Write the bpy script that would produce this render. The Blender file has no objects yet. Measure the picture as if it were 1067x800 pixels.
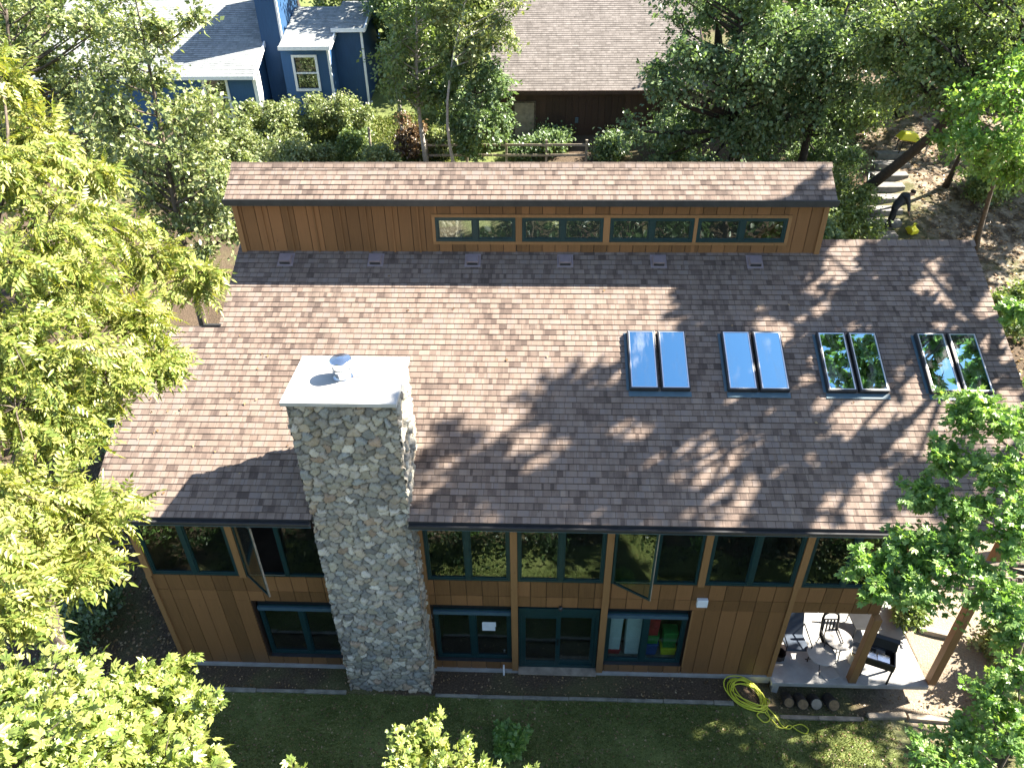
import bpy, math, random
import numpy as np
from mathutils import Vector, Matrix
random.seed(7)
RNG = np.random.default_rng(11)
R = math.radians
S = bpy.context.scene
COL = S.collection

# ------------------------------------------------------------------ camera
CAM = np.array([8.798, -10.937, 16.151])
def make_camera(pitch=34.538, yaw=-2.527, roll=-0.811, f=764.9):
    p, a, r = R(pitch), R(yaw), R(roll)
    fw = np.array([math.sin(a)*math.cos(p), math.cos(a)*math.cos(p), -math.sin(p)])
    rt = np.array([math.cos(a), -math.sin(a), 0.0])
    up = np.cross(rt, fw)
    r2 = rt*math.cos(r) + up*math.sin(r)
    u2 = up*math.cos(r) - rt*math.sin(r)
    cd = bpy.data.cameras.new('camera')
    co = bpy.data.objects.new('camera', cd)
    COL.objects.link(co)
    m = Matrix(((r2[0], u2[0], -fw[0], CAM[0]), (r2[1], u2[1], -fw[1], CAM[1]), (r2[2], u2[2], -fw[2], CAM[2]), (0, 0, 0, 1)))
    co.matrix_world = m
    cd.sensor_fit = 'HORIZONTAL'
    cd.sensor_width = 36.0
    cd.lens = 36.0*f/1067.0
    cd.clip_start = 0.1
    cd.clip_end = 2000
    S.camera = co
make_camera()

# ------------------------------------------------------------------ light
SUN_EL, SUN_AZ = 42.4, 72.5
SD = Vector((math.cos(R(SUN_EL))*math.sin(R(SUN_AZ)), math.cos(R(SUN_EL))*math.cos(R(SUN_AZ)), math.sin(R(SUN_EL))))
W = bpy.data.worlds.new('World')
S.world = W
W.use_nodes = True
wn = W.node_tree
sky = wn.nodes.new('ShaderNodeTexSky')
sky.sky_type = 'NISHITA'
sky.sun_disc = False
sky.sun_elevation = R(SUN_EL)
sky.sun_rotation = R(SUN_AZ)
sky.air_density = 1.0
sky.dust_density = 0.6
bg = wn.nodes['Background']
bg.inputs['Strength'].default_value = 0.058
wn.links.new(sky.outputs[0], bg.inputs[0])
sl = bpy.data.lights.new('sun', 'SUN')
sl.energy = 5.0
sl.angle = R(0.53)
sl.color = (1.0, 0.93, 0.82)
so = bpy.data.objects.new('sun', sl)
COL.objects.link(so)
so.location = (30, 10, 40)
so.rotation_euler = SD.to_track_quat('Z', 'Y').to_euler()
S.view_settings.view_transform = 'Standard'
S.view_settings.look = 'None'
S.view_settings.exposure = 2.52
S.view_settings.gamma = 1.0
S.view_settings.use_curve_mapping = False
S.cycles.use_denoising = True
S.cycles.max_bounces = 7
S.cycles.diffuse_bounces = 3
S.cycles.glossy_bounces = 3
S.cycles.transmission_bounces = 4
S.cycles.transparent_max_bounces = 8
S.cycles.caustics_reflective = False
S.cycles.caustics_refractive = False

# ------------------------------------------------------------------ node helpers
class N:
    def __init__(s, name):
        s.m = bpy.data.materials.new(name)
        s.m.use_nodes = True
        s.t = s.m.node_tree
        s.t.nodes.clear()
        s.out = s.t.nodes.new('ShaderNodeOutputMaterial')
    def n(s, typ, ins=None, **kw):
        x = s.t.nodes.new('ShaderNode'+typ)
        for k, v in kw.items(): setattr(x, k, v)
        for k, v in (ins or {}).items():
            if isinstance(v, bpy.types.NodeSocket): s.t.links.new(v, x.inputs[k])
            else: x.inputs[k].default_value = v
        return x
    def ramp(s, fac, stops, interp='LINEAR'):
        x = s.t.nodes.new('ShaderNodeValToRGB')
        cr = x.color_ramp
        cr.interpolation = interp
        while len(cr.elements) < len(stops): cr.elements.new(0.5)
        for e, (p, c) in zip(cr.elements, stops):
            e.position = p
            e.color = (*c, 1) if len(c) == 3 else c
        s.t.links.new(fac, x.inputs[0])
        return x.outputs[0]
    def noise(s, vec, scale, detail=4, rough=.55):
        x = s.n('TexNoise', {'Scale': scale, 'Detail': detail, 'Roughness': rough})
        if vec is not None: s.t.links.new(vec, x.inputs['Vector'])
        return x
    def mix(s, fac, a, b, mode='MIX'):
        x = s.n('MixRGB', {'Fac': fac, 'Color1': a, 'Color2': b}, blend_type=mode)
        return x.outputs[0]
    def math(s, op, a, b=0.0, c=None):
        d = {0: a, 1: b}
        if c is not None: d[2] = c
        return s.n('Math', d, operation=op).outputs[0]
    def done(s, sock):
        s.t.links.new(sock, s.out.inputs['Surface'])
        return s.m
    def pos(s):
        return s.n('TexCoord').outputs['Object']

def c4(c): return (c[0], c[1], c[2], 1)

def mat_plain(name, col, rough=.6, metal=0.0, var=.25, scale=6, bump=0.0, spec=.5):
    m = N(name)
    p = m.pos()
    nz = m.noise(p, scale, 5)
    dark = tuple(x*(1-var) for x in col)
    lite = tuple(min(1, x*(1+var)) for x in col)
    c = m.ramp(nz.outputs[0], [(.3, dark), (.7, lite)])
    b = m.n('BsdfPrincipled', {'Base Color': c, 'Roughness': rough, 'Metallic': metal, 'Specular IOR Level': spec})
    if bump:
        bp = m.n('Bump', {'Height': m.noise(p, scale*6, 4).outputs[0], 'Strength': bump, 'Distance': .02})
        m.t.links.new(bp.outputs[0], b.inputs['Normal'])
    return m.done(b.outputs[0])

def mat_siding(name, col, axis=0):
    """stained vertical boards: one tone per board, grain along z, weather streaks"""
    m = N(name)
    p = m.pos()
    st = m.n('Mapping', {'Vector': p, 'Scale': (9, 9, .7)}).outputs[0]
    g = m.noise(st, 3.0, 6, .65)
    big = m.noise(p, .8, 3)
    isl = m.n('NewGeometry').outputs['Random Per Island']
    f = m.math('ADD', m.math('MULTIPLY', g.outputs[0], .45), m.math('MULTIPLY', isl, .5))
    f = m.math('ADD', f, m.math('MULTIPLY', big.outputs[0], .25))
    c = m.ramp(f, [(.25, tuple(x*.6 for x in col)), (.55, col), (.85, (min(1, col[0]*1.35), min(1, col[1]*1.33), min(1, col[2]*1.4)))])
    kn = m.n('TexVoronoi', {'Vector': m.n('Mapping', {'Vector': p, 'Scale': (3.1, 3.1, 1.3)}).outputs[0], 'Scale': 1.6})
    c = m.mix(m.n('MapRange', {0: kn.outputs['Distance'], 1: .09, 2: .03, 4: .6}).outputs[0], c, c4(tuple(x*.35 for x in col)))
    z_ = m.n('SeparateXYZ', {0: p}).outputs[2]
    dirt = m.math('MULTIPLY', m.n('MapRange', {0: z_, 1: .75, 2: .12}).outputs[0], m.n('MapRange', {0: big.outputs[0], 1: .35, 2: .65}).outputs[0])
    c = m.mix(m.math('MULTIPLY', dirt, .5), c, (.09, .075, .055, 1))
    b = m.n('BsdfPrincipled', {'Base Color': c, 'Roughness': .62, 'Specular IOR Level': .35})
    bp = m.n('Bump', {'Height': g.outputs[0], 'Strength': .25, 'Distance': .01})
    m.t.links.new(bp.outputs[0], b.inputs['Normal'])
    return m.done(b.outputs[0])

def mat_shingle(name, pal, row=.14, w1=.24, w2=.13, soft=1.0):
    m = N(name)
    uv = m.n('UVMap').outputs[0]
    def brick(w, off, mort):
        return m.n('TexBrick', {'Vector': m.n('Mapping', {'Vector': uv, 'Location': (off, 0, 0)}).outputs[0], 'Color1': (0, 0, 0, 1), 'Color2': (1, 1, 1, 1),
                    'Mortar': (.5, .5, .5, 1), 'Scale': 1.0, 'Mortar Size': mort, 'Mortar Smooth': .2, 'Bias': 0.0, 'Brick Width': w, 'Row Height': row}, offset=.37, offset_frequency=3, squash=.7, squash_frequency=2)
    b1, b2 = brick(w1, 0, .006), brick(w2, 3.3, .003)
    big = m.noise(uv, .35, 3)
    fine = m.noise(uv, 60, 3)
    f = m.math('ADD', m.math('MULTIPLY', b1.outputs[0], .42), m.math('MULTIPLY', b2.outputs[0], .40))
    f = m.math('ADD', f, .09)
    f = m.math('ADD', f, m.math('MULTIPLY', m.math('SUBTRACT', fine.outputs[0], .5), .35))
    f = m.math('ADD', f, m.math('MULTIPLY', m.math('SUBTRACT', big.outputs[0], .5), .5))
    bl = m.noise(uv, 2.6, 3)
    f = m.math('ADD', f, m.math('MULTIPLY', m.math('SUBTRACT', bl.outputs[0], .5), .55))
    c = m.ramp(f, pal)
    stk = m.noise(m.n('Mapping', {'Vector': uv, 'Scale': (3.5, .25, 1)}).outputs[0], 1.0, 5, .7).outputs[0]
    c = m.mix(m.n('MapRange', {0: stk, 1: .52, 2: .75, 4: .35}).outputs[0], c, (.06, .052, .045, 1))
    mo = m.math('MULTIPLY', b1.outputs['Fac'], .55)
    c = m.mix(mo, c, c4(tuple(x*.4 for x in pal[0][1])))
    b = m.n('BsdfPrincipled', {'Base Color': c, 'Roughness': .9, 'Specular IOR Level': .25})
    h = m.math('ADD', m.math('MULTIPLY', fine.outputs[0], .25), m.math('MULTIPLY', f, .6))
    h = m.math('SUBTRACT', h, b1.outputs['Fac'])
    bp = m.n('Bump', {'Height': h, 'Strength': .5, 'Distance': .012})
    m.t.links.new(bp.outputs[0], b.inputs['Normal'])
    return m.done(b.outputs[0])

def mat_leaf(name, cols, trans, tw=.45, gloss=.05):
    m = N(name)
    isl = m.n('NewGeometry').outputs['Random Per Island']
    p = m.pos()
    nz = m.noise(p, .9, 3)
    f = m.math('ADD', m.math('MULTIPLY', isl, .65), m.math('MULTIPLY', nz.outputs[0], .35))
    k = len(cols)
    c = m.ramp(f, [(.12+.76*i/(k-1), cc) for i, cc in enumerate(cols)])
    d = m.n('BsdfDiffuse', {'Color': c})
    t = m.n('BsdfTranslucent', {'Color': m.mix(1.0, c, c4(trans), 'MULTIPLY')})
    x = m.n('MixShader', {0: tw, 1: d.outputs[0], 2: t.outputs[0]})
    g = m.n('BsdfGlossy', {'Color': (1, 1, 1, 1), 'Roughness': .38})
    y = m.n('MixShader', {0: gloss, 1: x.outputs[0], 2: g.outputs[0]})
    return m.done(y.outputs[0])

def mat_glass(name, tint=(.75, .85, .85), base=.04, coat=(.95, 1, 1), dirt=0):
    """thin pane: mirror reflection by Schlick's law over a clear tinted sheet"""
    m = N(name)
    fc = m.n('LayerWeight', {'Blend': .5}).outputs['Facing']
    f = m.math('ADD', m.math('MULTIPLY', m.math('POWER', fc, 5.0), 1-base), base)
    p = m.pos()
    wob = m.n('Bump', {'Height': m.noise(p, 1.3, 2).outputs[0], 'Strength': .05, 'Distance': .05})
    g = m.n('BsdfGlossy', {'Color': c4(coat), 'Roughness': .0, 'Normal': wob.outputs[0]})
    t = m.n('BsdfTransparent', {'Color': c4(tint)})
    x = m.n('MixShader', {0: f, 1: t.outputs[0], 2: g.outputs[0]})
    if dirt:
        st = m.noise(m.n('Mapping', {'Vector': p, 'Scale': (2.2, .5, .5)}).outputs[0], 2.0, 5, .7).outputs[0]
        dm = m.math('MULTIPLY', m.n('MapRange', {0: st, 1: .5, 2: .75}).outputs[0], dirt)
        x = m.n('MixShader', {0: dm, 1: x.outputs[0], 2: m.n('BsdfDiffuse', {'Color': (.6, .6, .58, 1)}).outputs[0]})
    return m.done(x.outputs[0])

# ------------------------------------------------------------------ mesh helpers
class MB:
    def __init__(s): s.v = []; s.f = []
    def add(s, vs, fs):
        o = len(s.v)
        s.v.extend([tuple(map(float, a)) for a in vs])
        s.f.extend([tuple(i+o for i in f) for f in fs])
        return s
    def box(s, x0, x1, y0, y1, z0, z1):
        return s.add([(x0, y0, z0), (x1, y0, z0), (x1, y1, z0), (x0, y1, z0), (x0, y0, z1), (x1, y0, z1), (x1, y1, z1), (x0, y1, z1)],
                     [(0, 3, 2, 1), (4, 5, 6, 7), (0, 1, 5, 4), (1, 2, 6, 5), (2, 3, 7, 6), (3, 0, 4, 7)])
    def obox(s, c, ax, ay, az):
        """box about c with half-axis vectors"""
        c, ax, ay, az = (np.array(a, float) for a in (c, ax, ay, az))
        vs = [c+i*ax+j*ay+k*az for k in (-1, 1) for (i, j) in ((-1, -1), (1, -1), (1, 1), (-1, 1))]
        return s.add(vs, [(0, 3, 2, 1), (4, 5, 6, 7), (0, 1, 5, 4), (1, 2, 6, 5), (2, 3, 7, 6), (3, 0, 4, 7)])
    def prism(s, poly, y0, y1):
        """polygon in x,z extruded along y"""
        n = len(poly)
        vs = [(p[0], y0, p[1]) for p in poly]+[(p[0], y1, p[1]) for p in poly]
        return s.add(vs, [tuple(range(n)), tuple(range(2*n-1, n-1, -1))]+[(i, i+n, (i+1) % n+n, (i+1) % n) for i in range(n)])
    def prismx(s, poly, x0, x1):
        """polygon in y,z extruded along x"""
        n = len(poly)
        vs = [(x0, p[0], p[1]) for p in poly]+[(x1, p[0], p[1]) for p in poly]
        return s.add(vs, [tuple(range(n-1, -1, -1)), tuple(range(n, 2*n))]+[(i, (i+1) % n, (i+1) % n+n, i+n) for i in range(n)])
    def tube(s, pts, rad, n=8, cap=True, closed=False):
        pts = [np.array(p, float) for p in pts]
        m = len(pts)
        if not hasattr(rad, '__len__'): rad = [rad]*m
        o = []
        ref = None
        for i in range(m):
            a = pts[max(0, i-1)] if not closed else pts[i-1]
            b = pts[min(m-1, i+1)] if not closed else pts[(i+1) % m]
            d = b-a
            d = d/(np.linalg.norm(d)+1e-9)
            if ref is None: ref = np.array([1., 0, 0]) if abs(d[0]) < .8 else np.array([0, 1., 0])
            u = np.cross(d, ref); u /= np.linalg.norm(u)+1e-9
            w = np.cross(d, u)
            ref = np.cross(u, d)
            for k in range(n):
                t = 2*math.pi*k/n
                o.append(pts[i]+rad[i]*(u*math.cos(t)+w*math.sin(t)))
        fs = []
        for i in range(m-1 if not closed else m):
            j = (i+1) % m
            for k in range(n):
                fs.append((i*n+k, i*n+(k+1) % n, j*n+(k+1) % n, j*n+k))
        if cap and not closed:
            fs.append(tuple(range(n-1, -1, -1)))
            fs.append(tuple(range((m-1)*n, m*n)))
        return s.add(o, fs)
    def lathe(s, c, prof, n=20, axis=(0, 0, 1)):
        ax = Vector(axis).normalized()
        q = Vector((0, 0, 1)).rotation_difference(ax)
        vs = []
        for r, z in prof:
            for k in range(n):
                t = 2*math.pi*k/n
                p = q @ Vector((r*math.cos(t), r*math.sin(t), z))
                vs.append((p.x+c[0], p.y+c[1], p.z+c[2]))
        fs = []
        for i in range(len(prof)-1):
            for k in range(n):
                fs.append((i*n+k, i*n+(k+1) % n, (i+1)*n+(k+1) % n, (i+1)*n+k))
        fs.append(tuple(range(n-1, -1, -1)))
        fs.append(tuple(range((len(prof)-1)*n, len(prof)*n)))
        return s.add(vs, fs)
    def build(s, name, mat, parent=None, smooth=False, uv=None, bevel=0):
        me = bpy.data.meshes.new(name)
        me.from_pydata(s.v, [], s.f)
        if uv:
            l = me.uv_layers.new(name='UVMap')
            for lp in me.loops: l.data[lp.index].uv = uv(me.vertices[lp.vertex_index].co)
        me.materials.append(mat)
        if smooth: me.polygons.foreach_set('use_smooth', [True]*len(me.polygons))
        me.update()
        o = bpy.data.objects.new(name, me)
        COL.objects.link(o)
        if bevel:
            b = o.modifiers.new('bevel', 'BEVEL'); b.width = bevel; b.segments = 2; b.limit_method = 'ANGLE'
        if parent is not None:
            o.parent = parent
            par = parent; off = Vector((0, 0, 0)); 
            o.matrix_parent_inverse = world_of(parent).inverted()
        return o

def world_of(o):
    m = o.matrix_basis.copy()
    if o.parent is not None: m = world_of(o.parent) @ o.matrix_parent_inverse @ m
    return m

def tag(o, label, cat, group=None, kind=None):
    if label: o['label'] = label
    if cat: o['category'] = cat
    if group: o['group'] = group
    if kind: o['kind'] = kind
    return o
def thing(name, loc, label, cat, group=None):
    o = bpy.data.objects.new(name, None)
    o.empty_display_size = .2
    COL.objects.link(o)
    o.location = loc
    return tag(o, label, cat, group)

def mesh_np(name, V, F, mat, parent=None, smooth=False, attr=None):
    me = bpy.data.meshes.new(name)
    V = np.ascontiguousarray(V, dtype=np.float32); F = np.ascontiguousarray(F, dtype=np.int32)
    k = F.shape[1]
    me.vertices.add(len(V)); me.vertices.foreach_set('co', V.ravel())
    me.loops.add(F.size); me.loops.foreach_set('vertex_index', F.ravel())
    me.polygons.add(len(F)); me.polygons.foreach_set('loop_start', np.arange(0, F.size, k, dtype=np.int32))
    me.update(calc_edges=True)
    if smooth: me.polygons.foreach_set('use_smooth', np.ones(len(F), bool))
    if attr is not None:
        a = me.color_attributes.new('tone', 'FLOAT_COLOR', 'POINT')
        a.data.foreach_set('color', np.ascontiguousarray(attr, dtype=np.float32).ravel())
    me.materials.append(mat)
    me.validate()
    o = bpy.data.objects.new(name, me)
    COL.objects.link(o)
    if parent is not None:
        o.parent = parent
        o.matrix_parent_inverse = world_of(parent).inverted()
    return o

# ------------------------------------------------------------------ materials
M = {}
SH_PAL = [(.12, (.085, .062, .051)), (.30, (.136, .101, .082)), (.46, (.188, .140, .111)), (.60, (.222, .169, .135)), (.74, (.194, .156, .137)), (.92, (.265, .202, .155))]
M['shingle'] = mat_shingle('brown_asphalt_shingle', SH_PAL)
M['shingle_grey'] = mat_shingle('pale_grey_shingle', [(.1, (.19, .205, .205)), (.5, (.27, .285, .285)), (.9, (.34, .355, .35))], .15, .35, .2)
M['shingle_tan'] = mat_shingle('weathered_tan_shingle', [(.1, (.11, .096, .086)), (.5, (.155, .137, .124)), (.9, (.20, .178, .162))], .15, .35, .2)
M['siding'] = mat_siding('stained_cedar_siding', (.19, .090, .032))
M['trim'] = mat_siding('stained_cedar_trim', (.25, .128, .048))
M['siding_dark'] = mat_siding('dark_brown_siding', (.05, .028, .018))
M['blue'] = mat_siding('blue_painted_siding', (.028, .085, .19))
M['white'] = mat_plain('white_paint', (.74, .75, .76), .5, var=.06)
M['teal'] = mat_plain('dark_teal_frame', (.009, .036, .038), .35, var=.15)
M['gutter'] = mat_plain('dark_bronze_gutter', (.035, .035, .036), .4, var=.2)
M['dripedge'] = mat_plain('blue_grey_drip_edge', (.06, .11, .14), .4, var=.1)
M['glass'] = mat_glass('window_glass', (.78, .86, .84), .085)
M['glass_sky'] = mat_glass('coated_skylight_glass', (.1, .16, .22), .85, (.38, .76, .98), .24)
M['concrete'] = mat_plain('pale_concrete', (.32, .315, .30), .85, var=.18, scale=3, bump=.15)
M['cap'] = mat_plain('limestone_cap', (.46, .445, .41), .8, var=.13, scale=2.2, bump=.12)
M['metal'] = mat_plain('galvanised_metal', (.72, .74, .76), .22, 1.0, var=.1)
M['alu'] = mat_plain('bright_aluminium', (.75, .76, .78), .3, .9, var=.05)
M['black'] = mat_plain('black_metal', (.012, .012, .013), .35, var=.2)
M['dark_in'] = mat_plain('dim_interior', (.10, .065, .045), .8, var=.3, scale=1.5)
M['bark'] = mat_plain('grey_brown_bark', (.10, .078, .058), .9, var=.45, scale=9, bump=.6)
M['bark_dark'] = mat_plain('dark_bark', (.045, .036, .028), .9, var=.4, scale=9, bump=.6)
M['bark_pale'] = mat_plain('pale_bark', (.36, .33, .29), .85, var=.3, scale=7, bump=.4)
M['wood_old'] = mat_plain('weathered_timber', (.30, .25, .19), .9, var=.3, scale=5, bump=.4)
M['log_end'] = mat_plain('cut_log_end', (.20, .13, .065), .8, var=.3, scale=14)
M['vent'] = mat_plain('vent_tan', (.25, .20, .205), .6, var=.1)
M['vent_dark'] = mat_plain('vent_louvre', (.03, .03, .03), .6)
M['soil'] = mat_plain('soil', (.05, .036, .026), .95, var=.5, scale=12, bump=.5)
M['hose'] = mat_plain('yellow_hose_rubber', (.62, .64, .05), .45, var=.08)
M['yellow'] = mat_plain('yellow_plastic', (.75, .68, .03), .5, var=.06)
M['stone_step'] = mat_plain('grey_step_stone', (.17, .16, .145), .85, var=.35, scale=4, bump=.4)
M['red'] = mat_plain('red_fabric', (.45, .02, .03), .7)
M['green_p'] = mat_plain('green_plastic', (.04, .25, .05), .5)
M['blue_p'] = mat_plain('blue_plastic', (.02, .08, .28), .5)
M['cloth_white'] = mat_plain('white_fabric', (.7, .72, .74), .8, var=.08)
M['cloth_blue'] = mat_plain('slate_blue_fabric', (.04, .055, .08), .85, var=.2)
M['cream'] = mat_plain('cream_ceramic', (.62, .55, .40), .5, var=.08)
M['table'] = mat_plain('pale_table_top', (.34, .32, .295), .55, var=.12, scale=4)

M['lf_left'] = mat_leaf('yellow_green_leaflet', [(.10, .155, .032), (.19, .25, .052), (.28, .325, .08), (.38, .39, .10), (.44, .40, .17)], (1.0, .97, .35), .42, .02)
M['lf_maple_sun'] = mat_leaf('bright_yellow_maple_leaf', [(.13, .195, .04), (.23, .305, .065), (.32, .375, .10), (.41, .405, .11)], (1.0, 1.0, .4), .40, .04)
M['lf_maple'] = mat_leaf('green_maple_leaf', [(.13, .25, .06), (.20, .36, .085), (.28, .44, .12), (.40, .50, .15)], (.95, 1.0, .45), .5, .03)
M['lf_back'] = mat_leaf('grey_green_leaf', [(.12, .165, .065), (.20, .255, .10), (.29, .335, .14), (.41, .42, .19)], (.95, 1.0, .45), .35, .04)
M['lf_mid'] = mat_leaf('mid_green_leaf', [(.10, .155, .055), (.165, .235, .08), (.235, .31, .105), (.33, .39, .14)], (.95, 1.0, .5), .42, .04)
M['lf_dark'] = mat_leaf('dark_green_leaf', [(.085, .145, .066), (.14, .21, .092), (.195, .275, .12), (.28, .355, .155)], (.9, 1.0, .5), .4, .04)
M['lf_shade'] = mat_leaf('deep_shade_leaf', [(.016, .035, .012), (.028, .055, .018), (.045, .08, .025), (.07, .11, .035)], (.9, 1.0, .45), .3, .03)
M['lf_dry'] = mat_leaf('dry_brown_leaf', [(.11, .07, .04), (.19, .125, .07), (.27, .20, .11)], (1.0, .8, .5), .3, .04)

# ------------------------------------------------------------------ ground
def sm(t):
    t = np.clip(t, 0, 1); return t*t*(3-2*t)
def terr(x, y):
    x = np.asarray(x, float); y = np.asarray(y, float)
    y0 = 1+4*sm((x-13)/3)
    z = 2.6*sm((y-y0)/(10-y0))+.25*np.clip(y-10, 0, 22)+.06*np.clip(y-32, 0, 200)
    z = z-.12*np.clip(-5-y, 0, 40)
    z = z-.4*sm((x-13.7)/1.2)*(1-sm((y+.05)/.6))*(1-sm((x-18)/3)*.4)
    # right bank: lower ground beside patio keeps level
    return z
def terr_fin(x, y):
    z = terr(x, y)
    n = .05*np.sin(x*1.7+y*.6)*np.sin(y*1.3-x*.4)+.03*np.sin(x*4.1)*np.sin(y*3.7+1)
    z = z+n*sm((np.abs(y+1)-.5)/3)
    ins = (x > .06) & (x < 14.42) & (y > .06) & (y < 9.9)
    z = np.where(ins, -.1, z)
    ins2 = (x > 14.42) & (x < 18.3) & (y > -.02) & (y < 5)
    return np.where(ins2, np.minimum(z, -.06), z)
def make_ground():
    gx = np.unique(np.round(np.concatenate([np.linspace(-90, -12, 27), np.arange(-12, 32, .3), np.linspace(32, 110, 27), [0.02, .1, 14.4, 14.46, 18.28, 18.34]]), 3))
    gy = np.unique(np.round(np.concatenate([np.linspace(-70, -6, 22), np.arange(-6, 34, .3), np.linspace(34, 190, 36), [.02, .1, 9.86, 9.96]]), 3))
    X, Y = np.meshgrid(gx, gy)
    Z = terr_fin(X, Y)
    V = np.stack([X.ravel(), Y.ravel(), Z.ravel()], 1)
    nx, ny = len(gx), len(gy)
    i = np.arange(nx-1); j = np.arange(ny-1)
    I, J = np.meshgrid(i, j)
    a = (J*nx+I).ravel()
    F = np.stack([a, a+1, a+nx+1, a+nx], 1)
    m = N('ground_soil_and_grass')
    p = m.pos()
    sp = m.n('SeparateXYZ', {0: p})
    x, y = sp.outputs[0], sp.outputs[1]
    big = m.noise(p, .35, 4).outputs[0]
    mid = m.noise(p, 2.2, 5).outputs[0]
    fin = m.noise(p, 22, 5, .7).outputs[0]
    soil = m.ramp(fin, [(.25, (.035, .026, .019)), (.5, (.085, .062, .042)), (.7, (.15, .11, .075)), (.85, (.26, .2, .14))])
    sand = m.ramp(fin, [(.2, (.17, .13, .09)), (.5, (.28, .225, .165)), (.8, (.38, .32, .25))])
    grass = m.ramp(m.math('ADD', m.math('MULTIPLY', fin, .6), m.math('MULTIPLY', mid, .4)), [(.3, (.07, .085, .03)), (.5, (.13, .16, .05)), (.62, (.19, .21, .075)), (.8, (.30, .28, .13))])
    def band(v, lo, hi, w):
        a1 = m.n('MapRange', {0: v, 1: lo-w, 2: lo+w}, interpolation_type='SMOOTHSTEP').outputs[0]
        a2 = m.n('MapRange', {0: v, 1: hi-w, 2: hi+w}, interpolation_type='SMOOTHSTEP').outputs[0]
        return m.math('SUBTRACT', a1, a2)
    wob = m.math('MULTIPLY', m.math('SUBTRACT', mid, .5), 2.0)
    xw = m.math('ADD', x, wob)
    yw = m.math('ADD', y, m.math('MULTIPLY', wob, .12))
    lawn = m.math('MULTIPLY', band(yw, -4.2, -.72, .05), band(xw, -.6, 18, .8))
    yb = m.math('ADD', y, wob)
    back = m.math('MULTIPLY', band(yb, 19.5, 60, 1.0), band(xw, -12, 8.5, 1.0))
    g = m.math('MAXIMUM', lawn, back)
    g2 = m.math('MULTIPLY', m.n('MapRange', {0: big, 1: .5, 2: .62}).outputs[0], .4)
    g = m.math('MAXIMUM', g, g2)
    sd = m.math('MULTIPLY', band(xw, 17.2, 26, .8), band(yb, -1.2, 6, .6))
    sd = m.math('MAXIMUM', sd, m.math('MULTIPLY', m.math('MULTIPLY', band(xw, 24, 40, 1), band(yb, 13, 30, 1)), m.n('MapRange', {0: mid, 1: .42, 2: .6}).outputs[0]))
    c = m.mix(g, soil, grass)
    c = m.mix(sd, c, sand)
    b = m.n('BsdfPrincipled', {'Base Color': c, 'Roughness': .95, 'Specular IOR Level': .15})
    bp = m.n('Bump', {'Height': m.math('ADD', fin, mid), 'Strength': .7, 'Distance': .05})
    m.t.links.new(bp.outputs[0], b.inputs['Normal'])
    o = mesh_np('ground', V, F, m.done(b.outputs[0]), smooth=True)
    tag(o, None, None, kind='structure')
make_ground()

# ------------------------------------------------------------------ the house
ZE, OV, TP = 5.832, .735, math.tan(R(26.713))
YC, YR = 5.24, 5.56
def rz(y): return ZE+(y+OV)*TP
H = thing('house', (8, 4, 0), 'long brown wooden house with shingled roof, clerestory band and stone chimney', 'house')
CP, SP = math.cos(R(26.713)), math.sin(R(26.713))
NRM = np.array([0, -SP, CP])
SLP = np.array([0, CP, SP])

def shingles(name, x_of, s0, s1, org, slp, nrm, parent, mat, row=.14, thick=.014, amp=0.004):
    """overlapping courses up a slope: x_of(s)->(x0,x1)"""
    b = MB()
    org, slp, nrm = np.array(org, float), np.array(slp, float), np.array(nrm, float)
    n = int(math.ceil((s1-s0)/row))
    for i in range(n):
        a, e = s0+i*row, min(s1, s0+(i+1)*row)
        spans = x_of((a+e)/2)
        if not isinstance(spans, list): spans = [spans]
        for xa, xb in spans: course(b, xa, xb, a, e, org, slp, nrm, thick, amp)
    def uv(co):
        d = np.array(co)-org
        return (co[0], float(d @ slp)+row*.02)
    return b.build(name, mat, parent, uv=uv)
def course(b, xa, xb, a, e, org, slp, nrm, thick, amp):
    if True:
        k = max(1, int((xb-xa)/1.1))
        xs = np.linspace(xa, xb, k+1)
        lo = [org+slp*a+nrm*(thick+random.uniform(-amp, amp))+np.array([x, 0, 0]) for x in xs]
        hi = [org+slp*(e+.002)+nrm*.001+np.array([x, 0, 0]) for x in xs]
        bt = [org+slp*a-nrm*.004+np.array([x, 0, 0]) for x in xs]
        for j in range(k):
            b.add([lo[j], lo[j+1], hi[j+1], hi[j]], [(0, 1, 2, 3)])
            b.add([bt[j], bt[j+1], lo[j+1], lo[j]], [(0, 1, 2, 3)])

# main front slope
LEN = (YR+OV)/CP
S_STEP = (3.3+OV)/CP
shingles('main_roof', lambda s: [(-.15, 4.36), (6.26, 18.95)] if s < (.6+OV)/CP else (-.15 if s < S_STEP else 1.52, 18.95), 0, LEN, (0, -OV, ZE), SLP, NRM, H, M['shingle'])
deck = MB()
def slab(x0, x1, y0, y1, t0=.012, t1=.17):
    vs = []
    for t in (t1, t0):
        for (x, y) in ((x0, y0), (x1, y0), (x1, y1), (x0, y1)):
            p = np.array([x, y, rz(y)])-NRM*t
            vs.append(p)
    deck.add(vs, [(0, 3, 2, 1), (4, 5, 6, 7), (0, 1, 5, 4), (1, 2, 6, 5), (2, 3, 7, 6), (3, 0, 4, 7)])
slab(-.14, 4.36, -OV+.02, .2)
slab(6.26, 18.94, -OV+.02, .2)
slab(-.14, 18.94, .202, 3.29)
slab(1.53, 18.94, 3.292, YR-.01)
deck.build('roof_deck', M['gutter'], H)
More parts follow.
